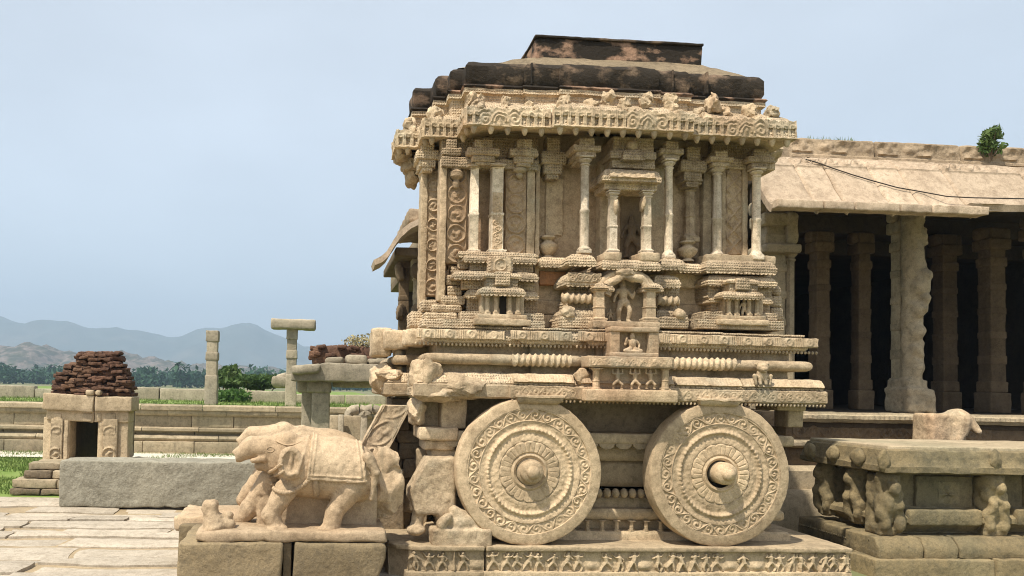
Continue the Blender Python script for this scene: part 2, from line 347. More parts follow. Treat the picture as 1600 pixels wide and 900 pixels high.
# ------------------------------------------------------------------ carving patterns (heights 0..1 over s,t in metres)
def h_scroll(s, t, p, H, wob=0.):
    i = np.floor(s/p); c = (i+.5)*p; a = np.where(i % 2 == 0, 1., -1.)
    dx = s-c; dy = (t-H/2)*a; r = np.hypot(dx, dy); th = np.arctan2(dy, dx)
    sp = .5+.5*np.cos(2*np.pi*r/(p*.34)-th); sp = sp*np.exp(-(r/(.46*p))**6)
    st = np.exp(-(((t-H/2)+a*H*.40*np.cos(np.pi*(s-c)/p))/(.10*H))**2)
    lf = np.clip(fbm2(s/p*5, t/p*5, 2), 0, 1)*.6
    return np.clip(np.maximum(np.maximum(sp, st), lf), 0, 1)
def h_medal(s, t, W, p):
    i = np.floor(t/p); dy = t-(i+.5)*p; dx = s-W/2; r = np.hypot(dx, dy); R0 = min(W, p)*.44
    ring = np.exp(-((r-R0)/(R0*.13))**2)
    inn = np.where(r < R0*.82, np.clip(.35+1.1*fbm2(s/R0*2.6+i*7.7, t/R0*2.6, 2), 0, 1)*sst(R0*.85, R0*.3, r), 0)
    stem = np.exp(-((np.abs(dx)-W*.5)/(W*.07))**2)
    return np.clip(np.maximum(np.maximum(ring, inn), stem*.8), 0, 1)
def h_lattice(s, t, W, p):
    u = s/W-.5; v = (t/p) % 1-.5; d = np.abs(np.abs(u)-np.abs(v)*.9)
    return np.clip(np.maximum(np.exp(-(d/.10)**2), .6*np.clip(fbm2(s*60, t*60, 2), 0, 1)), 0, 1)
def h_fig(s, t, cx, z, H, seed):
    rn = random.Random(seed); d = np.full(s.shape, 9.); lean = rn.uniform(-.12, .12)*H
    def cap(ax, ay, bx, by, ra, rb):
        nonlocal d
        ax, ay, bx, by = cx+ax*H, z+ay*H, cx+bx*H, z+by*H; ex, ey = bx-ax, by-ay
        q = np.clip(((s-ax)*ex+(t-ay)*ey)/(ex*ex+ey*ey+1e-9), 0, 1)
        d = np.minimum(d, np.hypot(s-ax-q*ex, t-ay-q*ey)-(ra+(rb-ra)*q)*H)
    l = lean/H; cap(l*.2, .46, l, .74, .12, .15); cap(l, .90, l, .91, .10, .10)
    for q in (-1, 1):
        k = rn.uniform(.10, .26)*q; cap(l*.2+.06*q, .44, k, .22, .105, .085); cap(k, .22, k+rn.uniform(-.10, .14)*q, .02, .08, .065)
        e = rn.uniform(.18, .28)*q; up_ = rn.uniform(-.18, .2); cap(l+.10*q, .74, l+e, .70+up_*.5, .07, .06); cap(l+e, .70+up_*.5, l+e+rn.uniform(-.08, .16)*q, .74+up_*1.6, .06, .055)
    return np.where(d < 0, np.sqrt(np.clip(-d/(.09*H), 0, 1))*.9+.1, 0)
def h_arcade(s, t, L_, H, p=.072):
    n = max(1, round(L_/p)); p = L_/n; u = (s/p) % 1-.5
    hole = (np.abs(u) < .27) & (t > .14*H) & (t < .58*H)
    arch = np.exp(-((np.hypot(u, (t-.60*H)/p)-.40)/.10)**2)*(t > .55*H)
    h = .006*arch+.004*np.exp(-((np.abs(u)-.40)/.07)**2)
    h = np.where(hole, -.034, h); h = np.where(t < .10*H, .010, h)
    return h
def h_kudu(s, t, c, H, W):
    dx = s-c; dy = t-.28*H; r = np.hypot(dx, dy); up_ = dy > -.05*H
    ring = np.exp(-((r-.30*H)/(.055*H))**2)*up_+np.exp(-((r-.47*H)/(.06*H))**2)*up_*.8
    fig = np.exp(-(dx/(.09*H))**2-((t-.35*H)/(.2*H))**2)
    sc_ = .5+.5*np.cos(2*np.pi*(np.hypot(np.abs(dx)-W*.72, t-.4*H))/(.22*H)-np.arctan2(t-.4*H, np.abs(dx)-W*.72)); sc_ = sc_*np.exp(-((np.abs(dx)-W*.72)/(.3*W))**2)
    return np.clip(np.maximum(np.maximum(ring, fig), sc_*.8), 0, 1)
def worn(s, t, lo=.35, sc=.25): return np.clip(.72+.75*fbm2(s/sc, t/sc, 3, 3.3), lo, 1.1)

def lump(c, r, amp=.25, sc=None, seed=0., n=18, flat=0.):
    # rough broken stone: an ellipsoid made blocky and noisy
    th = np.linspace(0, 2*np.pi, 2*n, endpoint=False); ph = np.linspace(-np.pi/2, np.pi/2, n)
    T, Q = np.meshgrid(th, ph, indexing='ij'); d = np.stack([np.cos(T)*np.cos(Q), np.sin(T)*np.cos(Q), np.sin(Q)], -1)
    k = 1/np.maximum(np.abs(d).max(-1), 1e-6); bl = (1-flat)+flat*k*.86
    nz = fbm(d*1.6+seed, 2)*amp+fbm(d*4.2+seed*1.7, 3)*amp*.45
    if flat > .25:                                           # split faces: a convex cut body with small noise
        g_ = np.random.default_rng(int(abs(seed)*1000)+5); N = g_.normal(size=(26, 3)); N /= np.linalg.norm(N, axis=1, keepdims=True); N = np.vstack([N, np.eye(3), -np.eye(3)])
        hh = np.concatenate([g_.uniform(.70, 1.02, 26), np.full(6, .88)]); dd = np.einsum('abk,nk->abn', d, N); bl = np.min(np.where(dd > .05, hh/np.maximum(dd, .05), 9), -1); nz = nz*.20-.10*np.abs(fbm(d*5+seed, 3))
    V = d*(bl*(1+nz))[..., None]*np.asarray(r, float)+np.asarray(c, float)
    return Geo().add(V.reshape(-1, 3), gridF(2*n, n, True))
def plump(x0, x1, y0, y1, Y, D, **k):                      # lump from a pixel rectangle at depth Y..Y+D
    a, b = P(x0, y1, Y), P(x1, y0, Y); c = (a+b)/2; c[1] = Y+D/2
    return lump(c, ((b[0]-a[0])/2, D/2, (b[2]-a[2])/2), **k)
def rope(x0, x1, y, z, r, tw=.055, n=16):
    m_ = max(8, int(abs(x1-x0)/.010)); xs = np.linspace(x0, x1, m_); th = np.arange(n)/n*2*np.pi
    T, XX = np.meshgrid(th, xs, indexing='ij'); rr = r*(1+.20*np.cos(2*np.pi*XX/tw+T))*np.where((XX == x0) | (XX == x1), .2, 1)
    V = np.stack([XX, y+rr*np.cos(T), z+rr*np.sin(T)], -1); return Geo().add(V.reshape(-1, 3), gridF(n, m_, True)[:, ::-1])
def kapota(x0, x1, yf, yb, z0, z1, lip=.02, out=.0):        # small rounded eave block, front and both ends rolled
    pl = [(x0, yb), (x0, yf), (x1, yf), (x1, yb)]; H = z1-z0
    prof = [(-.12, z0), (-.01, z0), (0, z0+.004), (.004, z0+lip), (-.006, z0+lip*1.15)]
    for k in range(1, 7): a = k/6*np.pi/2; prof.append((-.006-H*.75*(1-math.cos(a)), z0+lip+(H-lip)*math.sin(a)))
    prof.append((-.30 if min(x1-x0, yb-yf) > .62 else -min(x1-x0, yb-yf)*.45, z1))
    return sweep(pl, prof, False, .03)
def scallops(x0, x1, Y, z, p=.042, d=.022, th=.012):          # hanging leaf edge under a cornice
    n = max(2, int((x1-x0)/p)); g = Geo(); p = (x1-x0)/n
    for i in range(n):
        c = x0+(i+.5)*p; a = np.linspace(0, np.pi, 7); pts = np.stack([c-np.cos(a)*p*.48, np.full(7, Y), z-np.sin(a)*d], -1); bk = pts.copy(); bk[:, 1] += th
        V = np.vstack([pts, bk]); g.add(V, [[k, k+1, k+8, k+7] for k in range(6)]); g.add(np.vstack([pts, [[c, Y, z+.002]]]), [[k, 7, k+1] for k in range(6)][::1])
    return g
def shaft(cx, cy, z0, z1, w, n=8, base=.16, cap=.14, flare=1.5):
    # temple colonnette: square foot, faceted shaft with bands, cushion capital, square abacus
    H = z1-z0; r = w/2; k = 1/math.cos(math.pi/n)
    g = box(cx-r*1.45, cx+r*1.45, cy-r*1.45, cy+r*1.45, z0, z0+H*base*.55, .008, .05)
    zb = z0+H*base*.5
    g.join(lathe([(r*1.5, zb), (r*1.5, zb+.012), (r*1.15, zb+H*base*.35), (r, zb+H*base*.5), (r*.98, z0+H*.42), (r*1.1, z0+H*.43), (r*1.1, z0+H*.45), (r*.94, z0+H*.46),
                  (r*.9, z1-H*cap), (r*1.12, z1-H*cap+.01), (r*1.12, z1-H*cap*.8), (r*.85, z1-H*cap*.72), (r*flare, z1-H*cap*.45), (r*flare*.96, z1-H*cap*.3), (r*.9, z1-H*cap*.2), (r*.9, z1)], n, (cx, cy, 0), phase=math.pi/n, sq=k))
    g.join(box(cx-r*flare*1.15, cx+r*flare*1.15, cy-r*flare*1.15, cy+r*flare*1.15, z1-H*cap*.22, z1, .008, .05)); return g
def pshaft(x0, x1, y0, y1, Y, **k):
    xm, ym = (x0+x1)/2, (y0+y1)/2; a, b = X_(x0, ym, Y), X_(x1, ym, Y); r = (b-a)/2
    return shaft((a+b)/2, Y+r, Z_(xm, y1, Y), Z_(xm, y0, Y), b-a, **k)
def bracket_cap(x0, x1, y0, y1, Y, D=.2):                    # cross shaped capital: upper block, wide abacus, tapered neck
    xm, ym = (x0+x1)/2, (y0+y1)/2; a, b = X_(x0, ym, Y), X_(x1, ym, Y); zt, zb = Z_(xm, y0, Y), Z_(xm, y1, Y); H = zt-zb; w_ = b-a; c = (a+b)/2
    g = box(c-w_*.27, c+w_*.27, Y+.01, Y+D, zb+H*.62, zt, .01, .05)
    g.join(box(a, b, Y, Y+D, zb+H*.36, zb+H*.66, .016, .05))
    g.join(box(c-w_*.36, c+w_*.36, Y+.02, Y+D, zb+H*.12, zb+H*.38, .014, .05)); g.join(box(c-w_*.24, c+w_*.24, Y+.035, Y+D, zb, zb+H*.14, .01, .05))
    return g
def figure(cx, Y, z, H, seed=0, arms='free', res=None, squat=0., depth=.13):
    # carved standing or squatting figure with head, crown, torso, hips, arms and legs, back sunk in its slab
    rn = random.Random(seed); q = lambda a, b, d=0.: (cx+a*H, Y-depth*H*.35+d*H, z+b*H); res = res or H/46
    k1, k2 = rn.uniform(.07, .13)+squat*.10, rn.uniform(.07, .13)+squat*.10; hip = .46-.14*squat
    tilt = rn.uniform(-.03, .03)
    def f(X, Yy, Z):
        d = sE(X, Yy, Z, q(tilt, .845), (.072*H, .075*H, .085*H)); d = smin(d, sE(X, Yy, Z, q(tilt, .925), (.052*H, .052*H, .075*H)), .02*H)
        d = smin(d, sC(X, Yy, Z, q(tilt*.6, hip+.06), q(tilt, .70), .085*H, .115*H), .03*H); d = smin(d, sC(X, Yy, Z, q(tilt, .70), q(tilt, .80), .05*H, .05*H), .02*H)
        d = smin(d, sE(X, Yy, Z, q(0, hip), (.125*H, .10*H, .09*H)), .03*H)
        for s_, kk in ((-1, k1), (1, k2)):
            kn = (s_*(kk+.04), hip*.5+.03, -.06-.05*squat); d = smin(d, sC(X, Yy, Z, q(s_*.06, hip-.02), q(*kn), .078*H, .058*H), .03*H); d = smin(d, sC(X, Yy, Z, q(*kn), q(s_*(kk+.01), .03), .055*H, .042*H), .02*H)
            d = smin(d, sE(X, Yy, Z, q(s_*(kk+.03), .02, -.04), (.06*H, .06*H, .03*H)), .02*H)
            if arms == 'up': el = (s_*.24, .74); hd = (s_*(.20+.05*rn.random()), .94)
            elif arms == 'knee': el = (s_*.21, .52); hd = (s_*.14, .34)
            else: el = (s_*.21, .56); hd = (s_*(.24), .46+.22*((s_ > 0)))
            d = smin(d, sC(X, Yy, Z, q(tilt+s_*.11, .72), q(*el), .046*H, .04*H), .02*H); d = smin(d, sC(X, Yy, Z, q(*el), q(hd[0], hd[1], -.04), .038*H, .034*H), .02*H)
        return d+grain(X, Yy, Z, .010*H, .07*H, 2)
    return snet(f, (cx-.36*H, Y-.32*H, z-.03*H), (cx+.36*H, Y+.16*H, z+1.04*H), res)
def seat_figure(cx, Y, z, H):
    q = lambda a, b, d=0.: (cx+a*H, Y+d*H, z+b*H)
    def f(X, Yy, Z):
        d = sE(X, Yy, Z, q(0, .80), (.13*H, .12*H, .13*H)); d = smin(d, sE(X, Yy, Z, q(0, .93), (.09*H, .09*H, .08*H)), .03*H)
        d = smin(d, sE(X, Yy, Z, q(0, .48), (.19*H, .14*H, .25*H)), .04*H); d = smin(d, sC(X, Yy, Z, q(-.12, .2, -.02), q(-.40, .12, -.1), .12*H, .08*H), .04*H)
        d = smin(d, sC(X, Yy, Z, q(.12, .2, -.02), q(.40, .12, -.1), .12*H, .08*H), .04*H); d = smin(d, sC(X, Yy, Z, q(-.36, .1, -.1), q(.30, .08, -.12), .075*H, .07*H), .03*H)
        for s_ in (-1, 1): d = smin(d, sC(X, Yy, Z, q(s_*.19, .62), q(s_*.34, .42), .065*H, .055*H), .03*H); d = smin(d, sC(X, Yy, Z, q(s_*.34, .42), q(s_*.30, .70 if s_ < 0 else .3, -.08), .055*H, .05*H), .03*H)
        return d+grain(X, Yy, Z, .014*H, .1*H, 2)
    return snet(f, (cx-.55*H, Y-.28*H, z-.02*H), (cx+.55*H, Y+.2*H, z+1.05*H), H/44)
def lion(cx, Y, z, H):
    q = lambda a, b, d=0.: (cx+a*H, Y+d*H, z+b*H)
    def f(X, Yy, Z):
        d = sE(X, Yy, Z, q(0, .76, -.04), (.25*H, .2*H, .22*H)); d = smin(d, sE(X, Yy, Z, q(0, .66, -.2), (.15*H, .14*H, .12*H)), .03*H)
        for s_ in (-1, 1):
            d = smin(d, sE(X, Yy, Z, q(s_*.23, .9), (.09*H, .06*H, .08*H)), .02*H); d = smin(d, sC(X, Yy, Z, q(s_*.13, .55), q(s_*.12, .06, -.12), .09*H, .065*H), .02*H)
            d = smin(d, sC(X, Yy, Z, q(s_*.2, .35, .06), q(s_*.36, .40, -.06), .11*H, .08*H), .03*H); d = smin(d, sC(X, Yy, Z, q(s_*.36, .40, -.06), q(s_*.30, .05, -.08), .08*H, .06*H), .02*H)
            d = np.maximum(d, -sE(X, Yy, Z, q(s_*.09, .80, -.26), (.045*H, .06*H, .035*H)))
        d = smin(d, sE(X, Yy, Z, q(0, .4, .05), (.2*H, .16*H, .3*H)), .03*H); d = np.maximum(d, -sE(X, Yy, Z, q(0, .62, -.34), (.10*H, .06*H, .025*H)))
        return d+grain(X, Yy, Z, .015*H, .1*H, 2)
    return snet(f, (cx-.5*H, Y-.42*H, z-.02*H), (cx+.5*H, Y+.28*H, z+1.05*H), H/42)

# ------------------------------------------------------------------ ground, lawn, pavement
def sheet(name, x0, x1, y0, y1, z, mat, n=40, amp=0., sc=3., **k):
    xs, ys = np.meshgrid(np.linspace(x0, x1, n), np.linspace(y0, y1, n), indexing='ij')
    V = np.stack([xs, ys, z+amp*fbm2(xs/sc, ys/sc)], -1).reshape(-1, 3); return obj(name, Geo().add(V, gridF(n, n)), mat, **k)
ground = sheet('ground', -9000, 9000, -3000, 12000, -.03, 'field', 30, kind='structure')
WY = 19.5                                                     # the long terrace wall behind the court
lawn = sheet('lawn', -30, 1.2, 11.9, WY+.3, -.012, 'lawn', 60, .012, 1.5, kind='structure')
path = sheet('gravel_path', -30, .9, 17.9, 19.2, .008, 'gravel', 50, .012, 1.2, kind='structure')
terr = sheet('terrace_ground', -60, 3, WY+.35, 75, 1.06, 'lawn', 60, .03, 3., kind='structure')
# pavement of long worn slabs, every slab its own stone
pav = obj('pavement', box(-26, .9, 4.6, 12.0, -.10, -.024, .002, .8), 'earth', kind='structure')
rn = random.Random(5); y = 4.7; row = 0
while y < 11.85:
    wd = rn.choice((.2, .28, .36, .45, .6)); y1 = min(y+wd, 11.95); x = -13.5+rn.uniform(-1, 0); rz = rn.uniform(-.02, .02)
    while x < .75:
        ln = rn.uniform(.5, 2.6); xe = min(x+ln, .85); dz = rz+rn.uniform(-.025, .03)
        if xe > -8.5 and (xe-x) > .15:
            nx, ny = max(6, int((xe-x)/.07)), 7
            u, v = np.meshgrid(np.linspace(0, 1, nx), np.linspace(0, 1, ny), indexing='ij'); gp = .017
            Xa = x+gp+u*(xe-x-2*gp); Ya = y+gp+v*(y1-y-2*gp); sk = rn.uniform(-.05, .05)
            Ya = Ya+.16*fbm2(Xa*1.1, np.full_like(Xa, row*3.1), 4)*(1-v)+.16*fbm2(Xa*1.1, np.full_like(Xa, (row+1)*3.1), 4)*v
            Xa = Xa+.09*fbm2(np.full_like(Ya, round(x, 2)*1.3), Ya*2.5, 3)*(1-u)+.09*fbm2(np.full_like(Ya, round(xe, 2)*1.3), Ya*2.5, 3)*u
            ed = np.minimum(np.minimum(u*(xe-x), (1-u)*(xe-x)), np.minimum(v*(y1-y), (1-v)*(y1-y)))
            Za = dz+.006*fbm2(Xa*2.2, Ya*2.2, 3)-.012*np.exp(-(ed/.012)**2)
            V = np.stack([Xa, Ya, Za], -1); g = Geo().add(V.reshape(-1, 3), gridF(nx, ny))
            bd = [(i, 0) for i in range(nx)]+[(nx-1, j) for j in range(1, ny)]+[(i, ny-1) for i in range(nx-2, -1, -1)]+[(0, j) for j in range(ny-2, 0, -1)]
            B = np.array([V[a, b] for a, b in bd]); D = B.copy(); D[:, 2] = -.04; nb = len(B)
            g.add(np.vstack([B, D]), [[(i+1) % nb, i, nb+i, nb+(i+1) % nb] for i in range(nb)])
            obj('paving_slab', g, 'pavement_stone', pav)
        x = xe
    y = y1; row += 1
# lawn grass: thin blades nobody could count
def blades(name, n, fx, mat, hmin, hmax, wd, **k):
    p = fx(n); n = len(p); a = RNG.uniform(0, 2*np.pi, n); h = RNG.uniform(hmin, hmax, n); w_ = wd*RNG.uniform(.6, 1.3, n); l_ = RNG.normal(0, .35, (n, 2))*h[:, None]
    d = np.stack([np.cos(a), np.sin(a), 0*a], -1)*w_[:, None]; t = p.copy(); t[:, :2] += l_; t[:, 2] += h
    V = np.stack([p-d, p+d, t], 1).reshape(-1, 3); return obj(name, Geo().add(V, np.arange(3*n).reshape(-1, 3)), mat, smooth=False, **k)
def lawn_pts(n):
    x = RNG.uniform(-13, 1., n); y = RNG.uniform(12.1, 19.3, n); d = fbm2(x*.9, y*.9, 3); ok = ((y < 17.9) & (d > -.35)) | ((y > 17.9) & (d > .25)) | (y > 19.1)
    p = np.stack([x, y, np.full(n, -.012)], -1)[ok]; return p
blades('lawn_grass', 45000, lawn_pts, 'grass', .03, .09, .010, label='short bright green grass on the lawn below the terrace wall', category='grass', kind='stuff')
def terr_pts(n):
    x = RNG.uniform(-16, 1.5, n); y = np.where(RNG.random(n) < .6, RNG.uniform(WY+.5, WY+1.6, n), RNG.uniform(WY+1.6, 28, n)); d = fbm2(x*.7+9, y*.7, 3); ok = d > -.3
    return np.stack([x, y, np.full(n, 1.05)], -1)[ok]
blades('terrace_grass', 16000, terr_pts, 'grass', .05, .14, .014, label='green grass growing along the top of the terrace wall', category='grass', kind='stuff')

# ------------------------------------------------------------------ hills, far wood
def ridge(name, pts, Y0, depth, mat, base, rgh, sc, n=170, m_=26):
    px = np.array([p[0] for p in pts], float); py = np.array([p[1] for p in pts], float)
    W = np.array([P(a, b, Y0) for a, b in zip(px, py)]); xs = np.linspace(W[0, 0], W[-1, 0], n); top = np.interp(xs, W[:, 0], W[:, 2])
    v = np.linspace(-1, 1, m_); XX, VV = np.meshgrid(xs, v, indexing='ij'); YY = Y0+VV*depth
    sh = np.exp(-(VV*1.9)**2); ZZ = base+(top[:, None]-base)*sh+rgh*fbm2(XX/sc, YY/sc, 4)*np.sqrt(sh)
    q = np.abs(VV) > .99; ZZ = np.where(q, base, ZZ)
    return obj(name, Geo().add(np.stack([XX, YY, ZZ], -1).reshape(-1, 3), gridF(n, m_)), mat, kind='structure', ang=180)
ridge('far_hills', [(-2500, 560), (-1600, 500), (-900, 530), (-400, 505), (-100, 515), (0, 500), (50, 507), (100, 504), (150, 514), (200, 517), (250, 529), (290, 524), (330, 511), (372, 500), (400, 506), (440, 525), (480, 540), (540, 552), (620, 560), (900, 545), (1300, 560), (1900, 520), (2600, 540)], 2300, 500, 'far_hill', -5, 26, 70, 420, 60)
ridge('boulder_hills', [(-1500, 560), (-700, 540), (-200, 556), (-60, 544), (0, 546), (50, 541), (95, 546), (130, 556), (190, 562), (240, 565), (290, 572), (350, 580), (470, 585), (640, 580), (900, 590), (1500, 585), (2200, 575)], 800, 220, 'hill_rock', -2, 13, 17, 520, 60)
def leafcloud(c, r, n, size, seed, squash=1.):
    g_ = np.random.default_rng(seed); d = g_.normal(size=(n, 3)); d /= np.linalg.norm(d, axis=1, keepdims=True); rad = g_.random(n)**.45
    k = 1+.45*fbm(d*2.2+seed, 2); p = np.asarray(c)+d*(rad*k)[:, None]*np.asarray(r)
    a = g_.normal(size=(n, 3)); a /= np.linalg.norm(a, axis=1, keepdims=True); b = np.cross(a, g_.normal(size=(n, 3))); b /= np.linalg.norm(b, axis=1, keepdims=True)
    s_ = size*g_.uniform(.6, 1.4, n)[:, None]
    V = np.stack([p-a*s_, p+b*s_*.45, p+a*s_, p-b*s_*.45], 1).reshape(-1, 3); return Geo().add(V, np.arange(4*n).reshape(-1, 4))
def palm(h, seed):
    g_ = random.Random(seed); tr = tube([(0, 0, 0), (.15, 0, h*.5), (.05, .1, h)], [.22, .16, .14], 6); cr_ = Geo()
    for i in range(17):
        a = i*2.4+g_.random(); el = g_.uniform(-.5, 1.0); l_ = g_.uniform(2.2, 3.2); pts = []
        for k in range(6):
            u = k/5; pts.append((.05+math.cos(a)*l_*u*math.cos(el*(1-u*.6)), .1+math.sin(a)*l_*u*math.cos(el*(1-u*.6)), h+math.sin(el)*l_*u-1.5*u*u))
        pts = np.array(pts); sd = np.array((-math.sin(a), math.cos(a), 0))
        wd = np.array([.1, .45, .55, .5, .35, .05])[:, None]; V = np.stack([pts-sd*wd-np.array((0, 0, .2))*wd, pts, pts+sd*wd-np.array((0, 0, .2))*wd], 1).reshape(-1, 3)
        cr_.add(V, gridF(6, 3))
    return tr, cr_
# the belt of palms and trees on the plain: one far-off mass
wood = Geo(); rn = random.Random(3)
for i in range(900):
    x = rn.uniform(-300, 230); yy = rn.uniform(230, 470)
    if rn.random() < .16:
        t_, c_ = palm(rn.uniform(5, 7.5), i)
        for q in (t_, c_): wood.join(q.xf(0, 0, rn.random()*6, t=(x, yy, -.5)))
    else:
        h = rn.uniform(3.5, 7); wood.join(leafcloud((x, yy, h*.5), (rn.uniform(2.5, 5), 3, h*.55), 130, .9, i))
obj('distant_wood', wood, 'palm_leaf', smooth=False, label='distant belt of dark palms and trees on the plain below the hills', category='woods', kind='stuff')
for i, (px, ph, lb) in enumerate(((392, 578, 'distant dark green palm nearest to the tall square pillar'), (440, 572, 'distant dark palm just left of the pillar with a cross beam'), (270, 577, 'distant dark palm left of the tall square pillar'))):
    b_ = P(px, 600, 330); tp = P(px, ph, 330)[2]; t_, c_ = palm(tp-1.5, 100+i); rt = thing('palm_tree', lb, 'palm tree', (b_[0], 330, -.03), 'palms on the plain')
    for nm, q, mm in (('trunk', t_, 'bark'), ('crown', c_, 'palm_leaf')): obj(nm, q.xf(t=(b_[0], 330, -.03)), mm, rt)

# ------------------------------------------------------------------ the stone chariot
XC = 2.71
CH = thing('stone_chariot', 'tall carved stone chariot shrine with two large round wheels on a frieze plinth', 'chariot', (XC, 8.6, 0))
RG = (.006, .05)
def part(name, g, mat='sandstone', rg=RG, **k): return obj(name, g, mat, CH, rg, **k)
# plinth: two blocks with a carved frieze between rims
def frieze(s, t, H, L_, seed):
    h = np.zeros_like(s); rn = random.Random(seed); x = .07
    while x < L_-.05:
        k = rn.random()
        if k < .78: h = np.maximum(h, h_fig(s, t, x, .004, H*rn.uniform(.86, .97), rn.random()*999)); x += rn.uniform(.085, .125)
        elif k < .86: h = np.maximum(h, .9*np.exp(-((s-x)/.010)**2)+.8*np.exp(-(((s-x)/.03)**2+((t-.02)/.03)**2))); x += .09
        else: h = np.maximum(h, .8*np.exp(-(((s-x)/.06)**2+((t-.045)/.035)**2))); x += .14
    return (h*.045*worn(s, t, .6)-.040)+.003*fbm2(s*40, t*40, 2)
zt = .320; YP = 6.945
for (x0, x1, sd, brk) in ((608, 757, 3, 1), (760, 1331, 8, 0)):
    a, b = X_(x0, 868, YP), X_(x1, 868, YP)
    g = box(a, b, YP+.07, 10.3, 0, zt-.04, .012, .09)
    if brk:                                                    # broken left corner
        def brkf(V): 
            k = np.clip((a+.24-V[:, 0])/.24, 0, 1)*np.clip((YP+.5-V[:, 1])/.5, 0, 1); V = V.copy(); V[:, 1] += k*.16*(1+fbm(V*9, 3)); V[:, 0] += .06*k*fbm(V*7+4, 3); return V
    else: brkf = lambda V: V
    base = part('plinth_block', g.map(brkf), 'plinth_stone', (.008, .08))
    rim = box(a, b, YP-.012, 10.3, zt-.045, zt, .012, .07); obj('top_rim', rim.map(brkf), 'plinth_stone', base, (.008, .06))
    aa = a+(.17 if brk else .0); fr = relief((aa, YP-.012), (b, YP-.012), .100, zt-.040, lambda s, t: frieze(s, t, zt-.14, b-aa, sd), .0055)
    obj('figure_frieze', fr, 'plinth_stone', base); obj('lower_rim', box(aa-.03, b, YP-.008, YP+.1, 0, .10, .012, .07), 'plinth_stone', base, (.008, .06))
    if not brk:
        for xx in (b-.035,): obj('corner_post', shaft(xx, YP+.015, .10, zt-.04, .034), 'plinth_stone', base)
# wheels
def polar(r0, r1, nr, nt_, h, c):
    rr = np.linspace(r0, r1, nr); th = np.arange(nt_)/nt_*2*np.pi; T, Q = np.meshgrid(th, rr, indexing='ij'); hh = h(T, Q)
    V = np.stack([c[0]+Q*np.cos(T), c[1]-hh, c[2]+Q*np.sin(T)], -1); return Geo().add(V.reshape(-1, 3), gridF(nt_, nr, True)[:, ::-1])
def wheel(c, hub_len, gap, seed, rot):
    Rw = .652; c = np.asarray(c, float); n = 256
    def wr(T, Q, lo=.3): return np.clip(.75+.7*fbm2(np.cos(T)*Q*5+seed, np.sin(T)*Q*5, 3), lo, 1.1)
    edge = lambda T: 1+.014*fbm2(np.cos(T)*3.5+seed, np.sin(T)*3.5, 5)
    prof = [(.0, .20), (Rw-.02, .20), (Rw, .18), (Rw, .02), (Rw-.006, .006), (Rw-.02, 0), (.865*Rw, -.004)]
    th = np.arange(n)/n*2*np.pi; V = np.zeros((n, len(prof), 3)); pr = np.array(prof); e = edge(th)[:, None]
    V[..., 0] = c[0]+np.cos(th)[:, None]*pr[:, 0]*e; V[..., 1] = c[1]+pr[:, 1]; V[..., 2] = c[2]+np.sin(th)[:, None]*pr[:, 0]*e
    wh = part('wheel', Geo().add(V.reshape(-1, 3), gridF(n, len(prof), True)), 'wheel_stone', (.004, .05))
    H = .165*Rw; p = 2*np.pi*.775*Rw/28
    def hs(T, Q):
        t = Q-.69*Rw; s = (T+rot)*.775*Rw; h = -.012+.018*h_scroll(s, t, p, H)*wr(T, Q); b_ = np.minimum(t, H-t); return np.where(b_ < .008, .001, h)
    obj('scroll_band', polar(.688*Rw, .868*Rw, 26, 900, hs, c), 'wheel_stone', wh)
    def hr(T, Q):
        q = Q/Rw; h = -.014+.010*sst(.60, .69, q); h = h+.026*np.exp(-((q-.575)/.030)**2)*(1+.13*np.sign(np.sin(T*60)))*(.55+.5*wr(T, Q)); h = h+.012*sst(.56, .44, q)
        return h+.004*fbm2(np.cos(T)*Q*40, np.sin(T)*Q*40, 2)
    obj('ring_moulding', polar(.425*Rw, .69*Rw, 40, 420, hr, c), 'wheel_stone', wh)
    def hp(T, Q):
        q = (Q/Rw-.26)/(.42-.26); k = np.abs(((T+rot)/(2*np.pi)*16) % 1-.5)*2; end = .80+.20*np.sqrt(np.clip(1-(k/.95)**2, 0, 1)); ins = sst(0, .06, end-q)*sst(-.04, .10, q)
        pet = ins*(.62+.38*np.sqrt(np.clip(1-(k/.97)**2, 0, 1)))*(1-.35*np.exp(-(k/.12)**2)*(q < .8)); h = -.008+.018*pet*wr(T, Q, .45); return h+.018*np.exp(-((Q/Rw-.225)/.022)**2)
    obj('lotus_petals', polar(.19*Rw, .43*Rw, 30, 640, hp, c), 'wheel_stone', wh)
    r = .152*Rw; hc = c+np.array((.008, 0, .012 if gap else .002))
    pf = [(r*1.3, .10), (r*1.3, .02), (r*1.22, .008), (r*1.02, 0)] if not gap else [(r*1.0, .12)]
    pf += [(r, -.01), (r*1.02, -hub_len*.45), (r*.98, -hub_len*.62), (r*.86, -hub_len*.74), (r*.60, -hub_len*.82), (r*.58, -hub_len*.88), (r*.56, -hub_len*.98), (r*.40, -hub_len*1.12), (r*.18, -hub_len*1.2), (0.001, -hub_len*1.22)]
    obj('hub', lathe(pf[::-1], 40, hc, 'y', sq=1).map(lambda V: V), 'wheel_stone', wh, (.003, .04))
    if gap: obj('hub_gap_shade', polar(.001, .235*Rw, 8, 48, lambda T, Q: -.10+0*Q, c), 'shadow_void', wh)  # near-black disc painted as the shade in the gap round the hub
    return wh
wheel((1.838, 6.985, .966), .11, False, 1.3, .2); wheel((3.585, 6.985, .966), .15, True, 6.1, 1.0)
